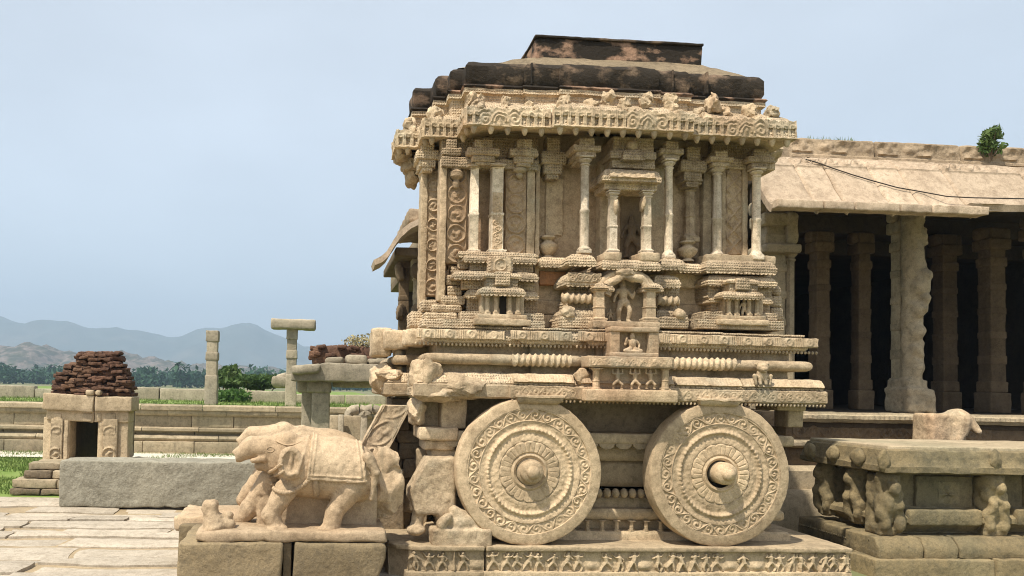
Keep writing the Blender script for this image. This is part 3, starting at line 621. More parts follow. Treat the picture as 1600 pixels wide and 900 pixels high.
# core between and behind the wheels: stepped base courses
YK = 7.36
core = [(XC-1.62, YK), (XC+1.60, YK), (XC+1.60, 10.0), (XC-1.62, 10.0)]
def zc(py, Y=7.42): return Z_(975, py, Y)
def crs(name, y0, y1, off, mat='plinth_stone', rd=.3, plan=core, Y=7.42, **k):
    z0, z1 = zc(y1, Y), zc(y0, Y); H = z1-z0; b = H*rd
    return part(name, sweep(plan, [(off-.35, z0), (off-b*.6, z0), (off-b*.1, z0+b*.5), (off, z0+b), (off, z1-b), (off-b*.1, z1-b*.5), (off-b*.6, z1), (off-.35, z1)], True, .07), mat, **k)
crs('base_course', 826, 852, .10, rd=.2); crs('baluster_recess', 808, 828, -.02); crs('base_course', 793, 809, .06, rd=.35); crs('recess', 778, 796, -.06)
crs('recess', 718, 762, -.10); crs('ledge_course', 676, 692, .12, rd=.25); crs('neck_course', 690, 720, -.02); crs('recess', 600, 678, -.22, rd=.05)
g = Geo()
for i in range(40):
    x = XC-1.6+i*.082; g.join(lump((x, YK-.02, zc(769)), (.036, .05, .045), .12, seed=i, n=7))
part('bead_row', g, 'plinth_stone', None, kind='stuff')
for i in range(22):
    x = XC-1.5+i*.14; part('baluster', shaft(x, YK-.06, zc(827), zc(810), .035), 'plinth_stone', None)
part('leaf_edge', scallops(XC-1.6, XC+1.6, YK-.11, zc(692), .16, .05, .04), 'plinth_stone')
# short brackets where the body rests on the wheels, posts at the ends
for (x0, x1, y0, y1, Y) in ((808, 882, 617, 632, 6.93), (1094, 1160, 622, 635, 6.93)): part('wheel_bracket', kapota(X_(x0, 620, Y), X_(x1, 620, Y), Y, Y+.3, -Z_(x0, y0, Y), -Z_(x0, y1, Y), .02).map(lambda V: V*np.array((1, 1, -1))), 'sandstone', (.010, .06))
part('corner_bracket', pbox(655, 716, 668, 688, 7.22, .5, .02), 'sandstone', (.012, .08)); part('corner_bracket', pbox(662, 712, 688, 703, 7.27, .4, .02), 'sandstone', (.012, .08))
part('corner_bracket', pbox(674, 720, 700, 716, 7.32, .4, .02), 'sandstone', (.012, .08)); part('corner_post', pbox(690, 730, 620, 670, 7.30, .3, .02), 'sandstone', (.014, .1))
part('corner_post', pbox(662, 700, 618, 670, 7.5, .3, .03), 'sandstone', (.03, .12)); part('corner_post', pbox(1232, 1256, 632, 668, 7.30, .25, .015), 'plinth_stone')
part('corner_bracket', pbox(1215, 1260, 628, 642, 7.25, .4, .015), 'plinth_stone'); part('corner_post', pbox(652, 668, 700, 850, 7.7, 1.2, .02), 'plinth_stone', (.03, .15))
# body courses on a stepped plan
def bplan(o=0.): 
    L_ = [(-1.90, 7.06), (-1.05, 7.06), (-1.05, 6.99), (-.45, 6.99), (-.45, 6.93), (.44, 6.93), (.44, 6.99), (1.10, 6.99), (1.10, 7.06), (1.93, 7.06), (1.93, 10.2), (-1.90, 10.2), (-1.90, 9.75), (-2.12, 9.75), (-2.12, 7.72), (-1.90, 7.72)]
    return [(XC+a, b) for a, b in L_]
def zb(py): return Z_(985, py, 7.0)
def roll(z0, z1, off, deep=.45, k=.5): 
    H = z1-z0; r = [(-deep, z0)]
    for i in range(9): a = -math.pi/2+math.pi*i/8; r.append((off-H*k+H*k*math.cos(a), (z0+z1)/2+H/2*math.sin(a)))
    return r+[(-deep, z1)]
z625, z603, z586, z573, z556, z541, z513 = [zb(v) for v in (627, 605, 586, 574, 557, 541, 514)]
part('base_band', sweep(bplan(), [(-.6, z625), (-.02, z625), (0, z625+.015), (0, z603-.012), (-.012, z603), (-.5, z603)], True, .05), 'sandstone', (.008, .05))
part('leaf_eave', sweep(bplan(), [(-.55, z603), (-.035, z603), (-.025, z603+.012), (-.05, z603+.035), (-.10, z603+.07), (-.14, z586-.004), (-.17, z586), (-.5, z586)], True, .05), 'carved_sandstone', (.010, .05))
part('recess_course', sweep(bplan(), [(-.24, z586), (-.24, z573)], True, .1), 'sandstone')
part('round_moulding', sweep(bplan(), roll(z573, z556, -.085), True, .05), 'sandstone', (.007, .06))
part('neck_course', sweep(bplan(), [(-.23, z556), (-.23, z541)], True, .1), 'sandstone')
part('upper_cornice', sweep(bplan(), [(-.7, z541), (-.14, z541), (-.115, z541+.02), (-.105, z541+.045), (-.115, z541+.08), (-.15, z513-.035), (-.15, z513-.02), (-.135, z513-.015), (-.135, z513), (-.8, z513)], True, .05), 'carved_sandstone', (.009, .05))
# carved fronts of these courses, bay by bay
bays = [(-1.90, -1.05, 7.06), (-1.05, -.45, 6.99), (-.45, .44, 6.93), (.44, 1.10, 6.99), (1.10, 1.93, 7.06)]
def floral(s, t, H, p=.20): 
    u = (s/p) % 1; r = np.hypot((u-.5)*p, t-H*.5); m_ = np.exp(-((r-.33*H)/(.13*H))**2)+np.exp(-(r/(.16*H))**2); f = .5+.5*np.cos(2*np.pi*s/.021)
    return np.clip(np.where(np.abs(u-.5)*p < .06, m_, f*.7), 0, 1)
for i, (a, b, Y) in enumerate(bays):
    a, b = XC+a, XC+b
    if i > 0: part('scroll_panel', relief((a+.01, Y-.002), (b-.01, Y-.002), z625+.02, z603-.016, lambda s, t: .010*h_scroll(s, t, .085, z603-z625-.036)*worn(s, t)-.002, .006))
    part('flower_band', relief((a+.02, Y+.098), (b-.02, Y+.098), z541+.035, z513-.03, lambda s, t: .022*floral(s, t, z513-z541-.065)*worn(s, t)-.004, .0065, slope=.10))
    g = Geo(); n = int((b-a)/.036)
    for k in range(n): g.join(lump((a+(k+.5)*(b-a)/n, Y+.02+(.11 if 0 else 0), z625-.010), (.012, .016, .016), .1, seed=k, n=5))
    if i > 0: part('drop_row', g, 'sandstone', None, kind='stuff')
    g = Geo()
    for k in range(n): g.join(lump((a+(k+.5)*(b-a)/n, Y+.14, z541-.010), (.012, .016, .016), .1, seed=k, n=5))
    part('drop_row', g, 'sandstone', None, kind='stuff')
    if i in (1, 3): part('twisted_moulding', rope(a+.03, b-.02, Y+.125, (z573+z556)/2, .052), 'sandstone')
    if i in (1, 3, 4, 0): part('leaf_edge', scallops(a+.02 if i else a+.45, b-.02, Y+.02, z603+.016, .045, .014, .03), 'sandstone')
    if i in (1, 2, 3, 4):
        n = max(1, int((b-a)/.05)); g = relief((a+.02, Y+.06), (b-.02, Y+.06), z603+.022, z586-.006, lambda s, t: .008*(.5+.5*np.cos(2*np.pi*s/.028))*worn(s, t), .007, slope=.9); part('leaf_relief', g)
# broken left end: raw fractured stone
part('fractured_stone', plump(676, 770, 578, 632, 6.98, .42, amp=.30, seed=2.2, n=34, flat=.45), 'sandstone', (.03, .09))
part('fractured_stone', plump(636, 700, 552, 632, 7.03, .5, amp=.26, seed=5.1, n=34, flat=.6), 'sandstone', (.03, .1))
part('fractured_stone', plump(636, 735, 600, 628, 6.99, .5, amp=.25, seed=9.1, n=34, flat=.6), 'sandstone', (.03, .1))
part('fractured_stone', plump(640, 672, 620, 668, 7.2, .4, amp=.3, seed=1.1, n=26, flat=.5), 'sandstone', (.03, .1))
part('fractured_beam', plump(576, 640, 562, 622, 7.72, .9, amp=.34, seed=14.2, n=34, flat=.75), 'sandstone', (.04, .12))
part('fractured_beam', plump(584, 640, 572, 596, 7.68, .6, amp=.34, seed=4.9, n=30, flat=.7), 'sandstone', (.04, .12))
for (x0, x1, y0, y1, Y, D, sd) in ((582, 612, 512, 556, 7.95, .5, 3.), (600, 640, 516, 545, 7.80, .4, 6.), (632, 668, 514, 540, 7.55, .4, 8.)):
    part('cornice_block', pbox(x0, x1, y0, y1, Y, D, .03, .04), 'sandstone', (.022, .08), seed=sd)
# deity panel, dancers panel, lion
Yd = 6.94; g = pbox(954, 969, 513, 556, Yd, .2); 
part('niche_frame', g.join(pbox(1014, 1030, 513, 556, Yd, .2)).join(pbox(954, 1030, 551, 558, Yd-.01, .2)).join(pbox(954, 1030, 511, 519, Yd-.012, .2)), 'sandstone')
part('niche_back', pbox(966, 1018, 515, 555, Yd+.07, .12)); zf = Z_(990, 552, Yd); part('seated_figure', seat_figure(X_(990, 535, Yd), Yd+.03, zf, Z_(990, 519, Yd)-zf), 'sandstone', None)
Y2 = 6.855
part('dancer_panel', pbox(928, 1046, 572, 611, Y2+.085, .14)); part('panel_lintel', pbox(921, 1054, 557, 575, Y2-.02, .25, .012)); 
part('lintel_carving', relief((X_(924, 566, Y2-.02), Y2-.022), (X_(1051, 566, Y2-.02), Y2-.022), Z_(985, 573, Y2-.02), Z_(985, 559, Y2-.02), lambda s, t: .009*h_scroll(s, t, .05, .07)*worn(s, t), .006))
part('panel_sill', pbox(915, 1060, 609, 628, Y2-.02, .25, .012))
for (x0, x1) in ((928, 938), (1036, 1046)): part('panel_post', pshaft(x0, x1, 575, 611, Y2+.01), 'sandstone', None)
for i, cx in enumerate((964, 991, 1016)):
    z0 = Z_(cx, 608, Y2+.05); part('dancing_figure', figure(X_(cx, 590, Y2+.05), Y2+.045, z0, Z_(cx, 575, Y2+.05)-z0, 20+i, 'up', squat=.6), 'sandstone', None)
z0 = Z_(1196, 602, 7.0); part('lion_figure', lion(X_(1196, 585, 7.0), 7.06, z0, Z_(1196, 565, 7.0)-z0), 'sandstone', None)
part('fractured_stone', plump(898, 930, 574, 606, 6.94, .2, amp=.3, seed=3.3, n=20, flat=.4), 'sandstone', (.02, .06))

# ---- podium of the shrine: three bays between recesses
def zs(py, Y=7.5): return Z_(985, py, Y)
part('podium_core', box(X_(705, 460, 7.66), X_(1205, 460, 7.66), 7.66, 8.3, z513-.01, zs(412), .01, .12), 'sandstone', (.008, .08))
for (y0, y1, D) in ((418, 445, .07), (470, 492, .03), (494, 514, .09)):
    part('podium_course', box(X_(712, 460, 7.66), X_(1200, 460, 7.66), 7.66-D, 7.8, zs(y1), zs(y0), .015, .06), 'sandstone', (.010, .06))
part('red_patch', pbox(843, 884, 424, 445, 7.555, .1, .01), 'red_stone')
def pcorn(name, x0, x1, y0, y1, Y, D=.35, sc=True, mat='carved_sandstone'):        # rounded cornice with a leaf edge
    ym = (y0+y1)/2; a, b = X_(x0, ym, Y), X_(x1, ym, Y); z0, z1 = Z_((x0+x1)/2, y1, Y), Z_((x0+x1)/2, y0, Y)
    o = part(name, kapota(a, b, Y, Y+D, z0, z1, (z1-z0)*.35), mat, (.006, .05))
    if sc: obj('leaf_edge', scallops(a+.005, b-.005, Y+.002, z0+.004, .040, .020, .02), mat, o)
    return o
def ppart(name, x0, x1, y0, y1, Y, D=.3, b=.01, mat='sandstone', rg=(.009, .04)): return part(name, pbox(x0, x1, y0, y1, Y, D, b, .04), 'carved_sandstone' if mat == 'sandstone' and ('course' in name or 'tier' in name or 'gable' in name or 'lintel' in name) else mat, rg)
def mini_shrine(c, w_, dY, y0, y1, tall=False):
    # model shrine front: foot courses, two pairs of colonnettes, doorway as a dark plate, roll eave, upper tier with gable
    H = y1-y0; yy = lambda f: y0+f*H; L_ = lambda k: c-w_*k; Rr = lambda k: c+w_*k
    ppart('shrine_foot', L_(.62), Rr(.62), yy(.88), yy(1.0), dY+.00); ppart('shrine_foot', L_(.54), Rr(.54), yy(.80), yy(.90), dY+.035)
    ppart('shrine_wall', L_(.46), Rr(.46), yy(.36), yy(.82), dY+.13); ppart('shrine_door_shade', c-w_*.07, c+w_*.07, yy(.46), yy(.80), dY+.122, .01, .002, 'shadow_void')  # door is a thin near-black plate, painted shade of an opening
    for k in (-.33, -.15, .15, .33): part('shrine_colonnette', pshaft(c+w_*k-w_*.045, c+w_*k+w_*.045, yy(.42), yy(.81), dY+.07, base=.2, cap=.25), 'sandstone', None)
    pcorn('shrine_eave', L_(.50), Rr(.50), yy(.28), yy(.43), dY+.02, .3)
    ppart('shrine_tier', L_(.34), Rr(.34), yy(.12), yy(.30), dY+.07); pcorn('shrine_eave', L_(.40), Rr(.40), yy(.02), yy(.13), dY+.05, .25, False)
    ppart('shrine_gable', c-w_*.16, c+w_*.16, yy(.0), yy(.26), dY+.03)
# left bay podium
for (x0, x1, y0, y1, Y) in ((724, 840, 397, 409, 7.34), (708, 842, 423, 436, 7.30), (728, 842, 452, 466, 7.36)): pcorn('bay_cornice', x0, x1, y0, y1, Y, .35)
for (x0, x1, y0, y1, Y) in ((735, 834, 408, 424, 7.44), (722, 836, 435, 453, 7.42), (730, 840, 465, 490, 7.46), (720, 850, 488, 503, 7.30), (692, 852, 500, 514, 7.22)): ppart('bay_course', x0, x1, y0, y1, Y, .4)
mini_shrine(786, 72, 7.13, 424, 508)
ppart('gable_block', 764, 802, 400, 426, 7.27, .2, .015); part('gable_carving', relief((X_(766, 412, 7.27), 7.268), (X_(800, 412, 7.27), 7.268), Z_(783, 424, 7.27), Z_(783, 402, 7.27), lambda s, t: .02*h_medal(s, t, .19, .12)*worn(s, t), .006))
for i, (x0, x1, y0, y1, Y) in enumerate(((696, 722, 430, 446, 7.52), (700, 722, 447, 462, 7.5), (690, 726, 462, 476, 7.48), (676, 722, 476, 488, 7.44), (664, 716, 488, 500, 7.40), (660, 700, 498, 512, 7.36), (716, 735, 392, 420, 7.5), (705, 722, 415, 432, 7.55), (660, 684, 468, 486, 7.6), (642, 668, 486, 512, 7.7))):
    ppart('corner_course', x0, x1, y0, y1, Y, .4, .02, rg=(.016, .05))
# right bay podium
pcorn('bay_cornice', 1106, 1214, 429, 446, 7.32, .4); ppart('bay_course', 1106, 1206, 445, 468, 7.40, .4); pcorn('bay_cornice', 1110, 1208, 462, 474, 7.36, .4, False)
ppart('bay_course', 1112, 1204, 473, 492, 7.42, .4); ppart('bay_course', 1100, 1216, 488, 503, 7.30, .4); ppart('bay_course', 1092, 1226, 500, 515, 7.2, .4)
mini_shrine(1162, 66, 7.17, 434, 508); z0 = Z_(1163, 499, 7.28); part('niche_figure', figure(X_(1163, 480, 7.28), 7.29, z0, Z_(1163, 465, 7.28)-z0, 4), 'sandstone', None)
for i, (x0, x1, y0, y1) in enumerate(((1206, 1222, 446, 462), (1204, 1224, 462, 480), (1206, 1226, 480, 502))): ppart('corner_course', x0, x1, y0, y1, 7.5, .5, .03, rg=(.02, .05))
# centre bay podium: arched niche with a standing deity
pcorn('bay_cornice', 884, 944, 423, 446, 7.20, .4); pcorn('bay_cornice', 1022, 1064, 428, 448, 7.20, .4); ppart('bay_course', 890, 1062, 442, 512, 7.40, .3)
part('cornice_carving', relief((X_(888, 432, 7.2), 7.19), (X_(940, 432, 7.2), 7.19), Z_(915, 442, 7.2), Z_(915, 426, 7.2), lambda s, t: .016*h_scroll(s, t, .07, .09)*worn(s, t), .006))
cxn = X_(979, 470, 7.2); zn = Z_(979, 455, 7.2); r1 = X_(1016, 470, 7.2)-cxn
a = np.linspace(-.25, np.pi+.25, 40); g = Geo(); wob = 1+.07*np.cos(a*7)
g = tube(np.stack([cxn+np.cos(a)*r1*.90*wob, np.full(40, 7.17), zn-.01+np.sin(a)*r1*.62*wob], -1), .038, 10); g.join(tube(np.stack([cxn+np.cos(a)*r1*1.1, np.full(40, 7.20), zn+np.sin(a)*r1*.78], -1), .034, 10))
part('niche_arch', g, 'sandstone', (.008, .04)); part('niche_crown', plump(962, 998, 417, 434, 7.12, .16, amp=.25, seed=7.2, n=22), 'sandstone', (.015, .05))
for (x0, x1) in ((937, 952), (1014, 1029)): pcorn('arch_end', x0-8, x1+8, 440, 456, 7.13, .2, False)
for (x0, x1) in ((931, 945), (1010, 1025)): part('niche_post', pshaft(x0, x1, 449, 504, 7.13, n=4), 'sandstone', None)
part('niche_back', pbox(940, 1016, 432, 506, 7.33, .1)); z0 = Z_(978, 503, 7.22); part('standing_deity', figure(X_(977, 470, 7.22), 7.28, z0, Z_(978, 434, 7.22)-z0, 9, 'free', depth=.1), 'sandstone', None)
z1_ = Z_(957, 503, 7.22); part('attendant_figure', figure(X_(957, 490, 7.22), 7.28, z1_, .13, 31), 'sandstone', None)
for (x0, x1) in ((880, 932), (1028, 1066)):
    zz = Z_(900, 465, 7.2); part('twisted_moulding', rope(X_(x0, 465, 7.2), X_(x1, 465, 7.2), 7.26, zz, .045), 'sandstone'); ppart('bay_course', x0+4, x1-4, 470, 488, 7.36, .3)
    pcorn('bay_cornice', x0-2, x1+8, 483, 497, 7.22, .3); ppart('bay_course', x0-4, x1+10, 495, 513, 7.18, .4)
ppart('niche_sill', 926, 1032, 502, 514, 7.08, .4)
part('broken_finial', plump(880, 902, 478, 496, 7.15, .12, amp=.3, seed=3., n=14), 'sandstone', (.015, .05)); part('broken_finial', plump(1056, 1076, 482, 498, 7.15, .12, amp=.3, seed=5., n=14), 'sandstone', (.015, .05))

# ---- shrine walls, pilasters and columns
zw0, zw1 = zs(414, 7.6), zs(214, 7.6)
part('shrine_wall', box(X_(696, 330, 7.64), X_(1167, 330, 7.64), 7.64, 8.3, zw0-.02, zw1+.1, .006, .12), 'shrine_stone', (.005, .1)); part('shrine_wall', box(1.36, X_(1167, 330, 7.64)-.02, 8.3, 9.8, zw0-.02, zw1+.1, .006, .12), 'shrine_stone', (.005, .1))
part('shrine_wall', box(X_(662, 330, 7.9), X_(700, 330, 7.9), 7.88, 8.1, zw0-.3, zw1, .006, .12), 'shrine_stone', (.005, .1))
part('recess_lintel', box(X_(700, 250, 7.6), X_(1200, 250, 7.6), 7.60, 7.9, zs(262, 7.6), zs(214, 7.6), .01, .1), 'sandstone', (.006, .08))
def medal_panel(x0, x1, y0, y1, Y, p, fn=None, dep=.028):
    ym, xm = (y0+y1)/2, (x0+x1)/2; a, b = X_(x0, ym, Y), X_(x1, ym, Y); W = b-a; fn = fn or (lambda s, t: h_medal(s, t, W, p))
    ppart('panel_slab', x0, x1, y0, y1, Y+.005, .14, .006, 'shrine_stone')
    return part('carved_panel', relief((a, Y), (b, Y), Z_(xm, y1, Y), Z_(xm, y0, Y), lambda s, t: dep*fn(s, t)*worn(s, t, .5), .0055), 'shrine_stone')
medal_panel(697, 729, 262, 412, 7.54, .19); medal_panel(666, 687, 262, 462, 7.84, .20); medal_panel(789, 822, 262, 398, 7.52, .195)
for (x0, x1, y0, y1, Y) in ((687, 697, 246, 470, 7.50), (657, 667, 262, 480, 7.82), (823, 836, 262, 398, 7.51), (836, 843, 240, 510, 7.53), (727, 733, 262, 400, 7.55)): ppart('pilaster', x0, x1, y0, y1, Y, .2, .008)
def pfluted(x0, x1, y0, y1, Y, fl=None):
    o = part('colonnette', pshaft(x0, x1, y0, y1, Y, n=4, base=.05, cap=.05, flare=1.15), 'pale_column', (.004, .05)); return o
pfluted(735, 748, 256, 396, 7.44); pfluted(768, 787, 256, 396, 7.42)
part('leaf_strip', relief((X_(769, 340, 7.42), 7.418), (X_(786, 340, 7.42), 7.418), Z_(778, 392, 7.42), Z_(778, 300, 7.42), lambda s, t: .012*h_scroll(t, s, .06, .1)*worn(s, t), .006))
ppart('bay_lintel', 690, 842, 247, 263, 7.46, .25); ppart('bay_lintel', 690, 842, 214, 248, 7.56, .25)
for (x0, x1, y0, y1, Y) in ((731, 782, 217, 256, 7.36), (798, 842, 217, 258, 7.38), (691, 722, 217, 256, 7.46), (651, 687, 217, 266, 7.70), (846, 886, 214, 278, 7.46), (896, 940, 214, 248, 7.22), (1033, 1070, 220, 252, 7.26), (1065, 1105, 228, 290, 7.42), (1110, 1148, 234, 262, 7.34), (1170, 1212, 232, 266, 7.34)):
    part('capital', bracket_cap(x0, x1, y0, y1, Y, .34), 'carved_sandstone', (.012, .035))
for (x0, x1, y0, y1, Y) in ((704, 726, 258, 292, 7.45), (803, 826, 256, 276, 7.42), (730, 752, 254, 264, 7.40), (764, 792, 252, 264, 7.38)):
    a, b = X_(x0, y0, Y), X_(x1, y0, Y); r = (b-a)/2; zt_, zb_ = Z_(x0, y0, Y), Z_(x0, y1, Y); H = zt_-zb_
    part('lotus_drop', lathe([(.002, zb_), (r*.35, zb_+.01), (r*.55, zb_+H*.25), (r*.4, zb_+H*.4), (r*.95, zb_+H*.55), (r, zb_+H*.75), (r*.7, zb_+H*.85), (r*.8, zt_)], 14, ((a+b)/2, Y+r, 0)), 'sandstone', None)
# recess vases and thin pilasters
def vase(x0, x1, y0, y1, Y):
    a, b = X_(x0, y0, Y), X_(x1, y0, Y); r = (b-a)/2; zb_, zt_ = Z_(x0, y1, Y), Z_(x0, y0, Y); H = zt_-zb_
    return part('carved_vase', lathe([(r*.7, zb_), (r*.6, zb_+H*.08), (r*.35, zb_+H*.16), (r*.75, zb_+H*.3), (r, zb_+H*.5), (r*.95, zb_+H*.62), (r*.5, zb_+H*.76), (r*.45, zb_+H*.82), (r*.8, zb_+H*.92), (r*.75, zt_), (.01, zt_)], 18, ((a+b)/2, Y+r*1.0, 0)), 'sandstone', (.006, .04))
vase(846, 876, 366, 402, 7.50); vase(1066, 1096, 374, 406, 7.46)
part('pilaster', pshaft(1074, 1089, 286, 378, 7.52), 'sandstone', None); ppart('pilaster', 853, 880, 278, 368, 7.615, .1); ppart('pilaster', 1099, 1112, 262, 410, 7.56, .2)
for (x0, x1, y0, y1, Y) in ((842, 892, 400, 416, 7.42), (888, 932, 395, 414, 7.16), (940, 1034, 404, 420, 7.14), (1032, 1073, 402, 420, 7.18), (1060, 1100, 410, 424, 7.4), (1103, 1214, 404, 426, 7.30), (716, 842, 393, 402, 7.36)): pcorn('wall_cornice', x0, x1, y0, y1, Y, .42)
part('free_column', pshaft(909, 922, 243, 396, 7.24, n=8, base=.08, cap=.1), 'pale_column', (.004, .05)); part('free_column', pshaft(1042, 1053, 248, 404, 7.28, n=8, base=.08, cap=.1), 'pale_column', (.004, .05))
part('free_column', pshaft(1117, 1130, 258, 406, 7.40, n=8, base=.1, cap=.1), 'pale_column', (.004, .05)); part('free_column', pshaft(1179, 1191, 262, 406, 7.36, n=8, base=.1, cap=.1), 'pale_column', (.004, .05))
ppart('bay_lintel', 1108, 1212, 248, 264, 7.46, .3); ppart('bay_lintel', 1112, 1206, 222, 250, 7.52, .3)
ppart('wall_base', 1104, 1212, 398, 412, 7.36, .5)
medal_panel(1134, 1161, 264, 398, 7.50, .11, lambda s, t: h_lattice(s, t, .155, .16), .026); ppart('pilaster', 1161, 1169, 262, 402, 7.47, .3); ppart('pilaster', 1128, 1135, 262, 402, 7.50, .3)
# centre niche with canopy
ppart('niche_wall', 938, 1038, 250, 408, 7.50, .15); part('niche_shade_plate', pbox(970, 1003, 297, 404, 7.485, .012, .003), 'shaded_mantapa_stone'); z0 = Z_(987, 403, 7.45); part('niche_figure', figure(X_(987, 350, 7.45), 7.47, z0, .42, 12, depth=.08), 'shaded_mantapa_stone', None)  # thin dark plate on the wall paints the shade of the niche opening
ppart('niche_lintel', 945, 1028, 283, 297, 7.24, .3); pcorn('canopy', 942, 1034, 261, 284, 7.16, .42, False)
part('canopy_carving', relief((X_(952, 272, 7.16), 7.175), (X_(1024, 272, 7.16), 7.175), Z_(988, 279, 7.16), Z_(988, 266, 7.16), lambda s, t: .010*np.clip(.5+fbm2(s*45, t*45, 2), 0, 1), .006, slope=.5))
ppart('canopy_tier', 956, 1024, 246, 263, 7.30, .3); ppart('canopy_tier', 954, 1026, 236, 248, 7.25, .3); ppart('canopy_tier', 958, 1022, 214, 238, 7.32, .3); pcorn('canopy_gable', 974, 1008, 228, 250, 7.21, .2, False); part('gable_knob', plump(982, 1000, 216, 234, 7.22, .12, amp=.15, n=14), 'sandstone', None)
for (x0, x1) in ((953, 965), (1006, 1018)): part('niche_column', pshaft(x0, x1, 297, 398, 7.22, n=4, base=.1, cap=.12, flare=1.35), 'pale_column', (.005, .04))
for (x0, x1, y0, y1) in ((961, 971, 306, 336), (1004, 1012, 303, 330)): part('hanging_bracket', plump(x0, x1, y0, y1, 7.18, .12, amp=.3, seed=x0, n=12, flat=.3), 'sandstone', None)
for (x0, x1) in ((944, 972), (1000, 1032)): ppart('column_foot', x0, x1, 394, 408, 7.16, .3, .015)

# ---- eave, roof
EV = [(1.235, 7.10), (2.02, 7.10), (2.02, 7.03), (3.34, 7.03), (3.34, 7.10), (4.36, 7.10), (4.36, 10.0), (1.2, 10.0), (1.2, 8.32), (.68, 8.32), (.68, 7.86), (.90, 7.86), (.90, 7.50), (1.235, 7.50)]
ze0, ze1, ze2, ze3 = Z_(985, 207, 7.1), Z_(985, 177, 7.1), Z_(985, 168, 7.3), Z_(985, 150, 7.35)
part('eave_soffit', sweep(EV, [(-.9, ze0+.14), (-.45, ze0+.10), (-.10, ze0+.015), (-.03, ze0), (0, ze0), (0, ze0+.03)], True, .07), 'sandstone', (.008, .07))
part('eave_roll', sweep(EV, [(.0, ze0+.02), (-.012, ze1-.02), (-.03, ze1), (-.06, ze1+.03), (-.12, ze1+.075), (-.20, ze2-.01), (-.27, ze2), (-.33, ze2+.01)], True, .05), 'carved_sandstone', (.022, .06))

segs = [(EV[i], EV[(i+1) % len(EV)]) for i in (0, 2, 4, 10, 11, 12, 13, 9)]
for i, (a, b) in enumerate(segs):
    a, b = np.array(a), np.array(b); L_ = np.linalg.norm(b-a); d = (b-a)/L_
    if L_ > 1.8 and i == 7: a = b-d*1.2; L_ = 1.2
    H = ze1-ze0-.01; nn = np.array((d[1], -d[0])); ks = {0: (.40,), 1: (.66,), 2: (.52,)}.get(i, ())
    def hf(s, t):
        h = h_arcade(s, t, L_, H, .073)
        for kk in ks:
            c = L_*kk; W = .19; h = np.where(np.abs(s-c) < W, .016*h_kudu(s, t, c, H, W), h)
        return h*np.clip(.9+.3*fbm2(s*5, t*5, 2), .5, 1.1)+.004*fbm2(s*30, t*30, 2)
    tp = lambda s: .016*np.abs(np.cos(np.pi*s/.073))*1.+.012*fbm2(s*9, s*0+i, 2)
    part('arcade_fringe', relief(a+nn*.014, b+nn*.014, ze0-.004, ze0+H, hf, .0060, top=tp))
    for k in range(int(L_/.135)):
        q = a+d*(k+.5)*L_/int(L_/.135)-nn*.03
        if 'PEND' not in globals(): PEND = mesh_of(lathe([(.002, -.062), (.014, -.055), (.026, -.03), (.034, 0), (.03, .02)], 10), (0, 0, 0)); PEND.materials.append(MAT['sandstone'])
        inst('pendant', PEND, (q[0], q[1], ze0-.004), CH)
    for k in range(max(1, int(L_/.24))):                                     # worn beasts and gables along the roll
        if L_ < .25 and k: break
        s_ = (k+.5+random.uniform(-.15, .15))*L_/max(1, int(L_/.24)); q = a+d*s_-nn*(.12+.05*random.random()); r_ = random.uniform(.045, .07)
        part('worn_beast', lump((q[0], q[1], ze1+.06+random.uniform(0, .07)), (r_, r_*1.1, r_*1.1), .40, seed=k*3.1+i*7, n=20, flat=.2), 'sandstone', (.025, .05))
        if k % 2 == 0: part('worn_beast', lump((q[0]+.03, q[1]+nn[1]*.08, ze1+.0), (.045, .06, .05), .4, seed=k*2.1+i*5, n=16), 'sandstone', (.02, .05))
for (px, py, s_) in ((735, 150, .8), (950, 148, 1.0), (1010, 150, .9), (1048, 150, .9), (1113, 155, 1.1), (1205, 168, .9), (880, 152, .8), (790, 160, .7)):
    c = P(px, py+9, 7.24); part('worn_beast', lump(c, (.06*s_, .08, .08*s_), .42, seed=px*.37, n=22, flat=.2), 'sandstone', (.03, .06))
part('eave_bracket', plump(1196, 1238, 218, 252, 7.5, .5, amp=.4, seed=3.7, n=26, flat=.3), 'sandstone', (.03, .08)); 
for (x0, x1, y0, y1, Y) in ((628, 664, 236, 262, 8.0), (634, 662, 258, 284, 8.1), (616, 650, 224, 246, 7.95)): part('eave_bracket', plump(x0, x1, y0, y1, Y, .5, amp=.4, seed=x0*.3, n=24, flat=.5), 'sandstone', (.03, .08))
# dark plastered ledge above the eave, sloping roof, low brick parapet
LP = [(1.30, 7.44), (1.86, 7.44), (1.86, 7.41), (2.2, 7.41), (2.2, 7.37), (3.12, 7.37), (3.12, 7.41), (3.45, 7.41), (3.45, 7.46), (4.22, 7.46), (4.22, 9.9), (1.3, 9.9), (1.3, 8.5), (.88, 8.5), (.88, 8.15), (1.06, 8.15), (1.06, 7.80), (1.18, 7.80), (1.18, 7.62), (1.30, 7.62)]
part('roof_frieze', sweep(LP, [(.0, ze2-.12), (.0, ze3-.03), (.03, ze3-.015), (.03, ze3+.03), (-.1, ze3+.03)], True, .06), 'carved_sandstone', (.012, .08))
zl0, zl1, zl2 = ze3+.028, ze3+.075, Z_(985, 104, 7.40)
part('ledge_moulding', sweep(LP, [(-.5, zl0), (.03, zl0), (.045, zl0+.02), (.03, zl1-.008), (0, zl1), (-.4, zl1)], True, .06), 'roof_plaster', (.008, .06))
part('roof_ledge', sweep(LP, [(-.4, zl1-.002), (.0, zl1-.002), (.02, zl1+.04), (.022, zl2-.06), (-.01, zl2-.015), (-.05, zl2), (-.3, zl2+.02)], True, .05), 'roof_dark', (.018, .09))
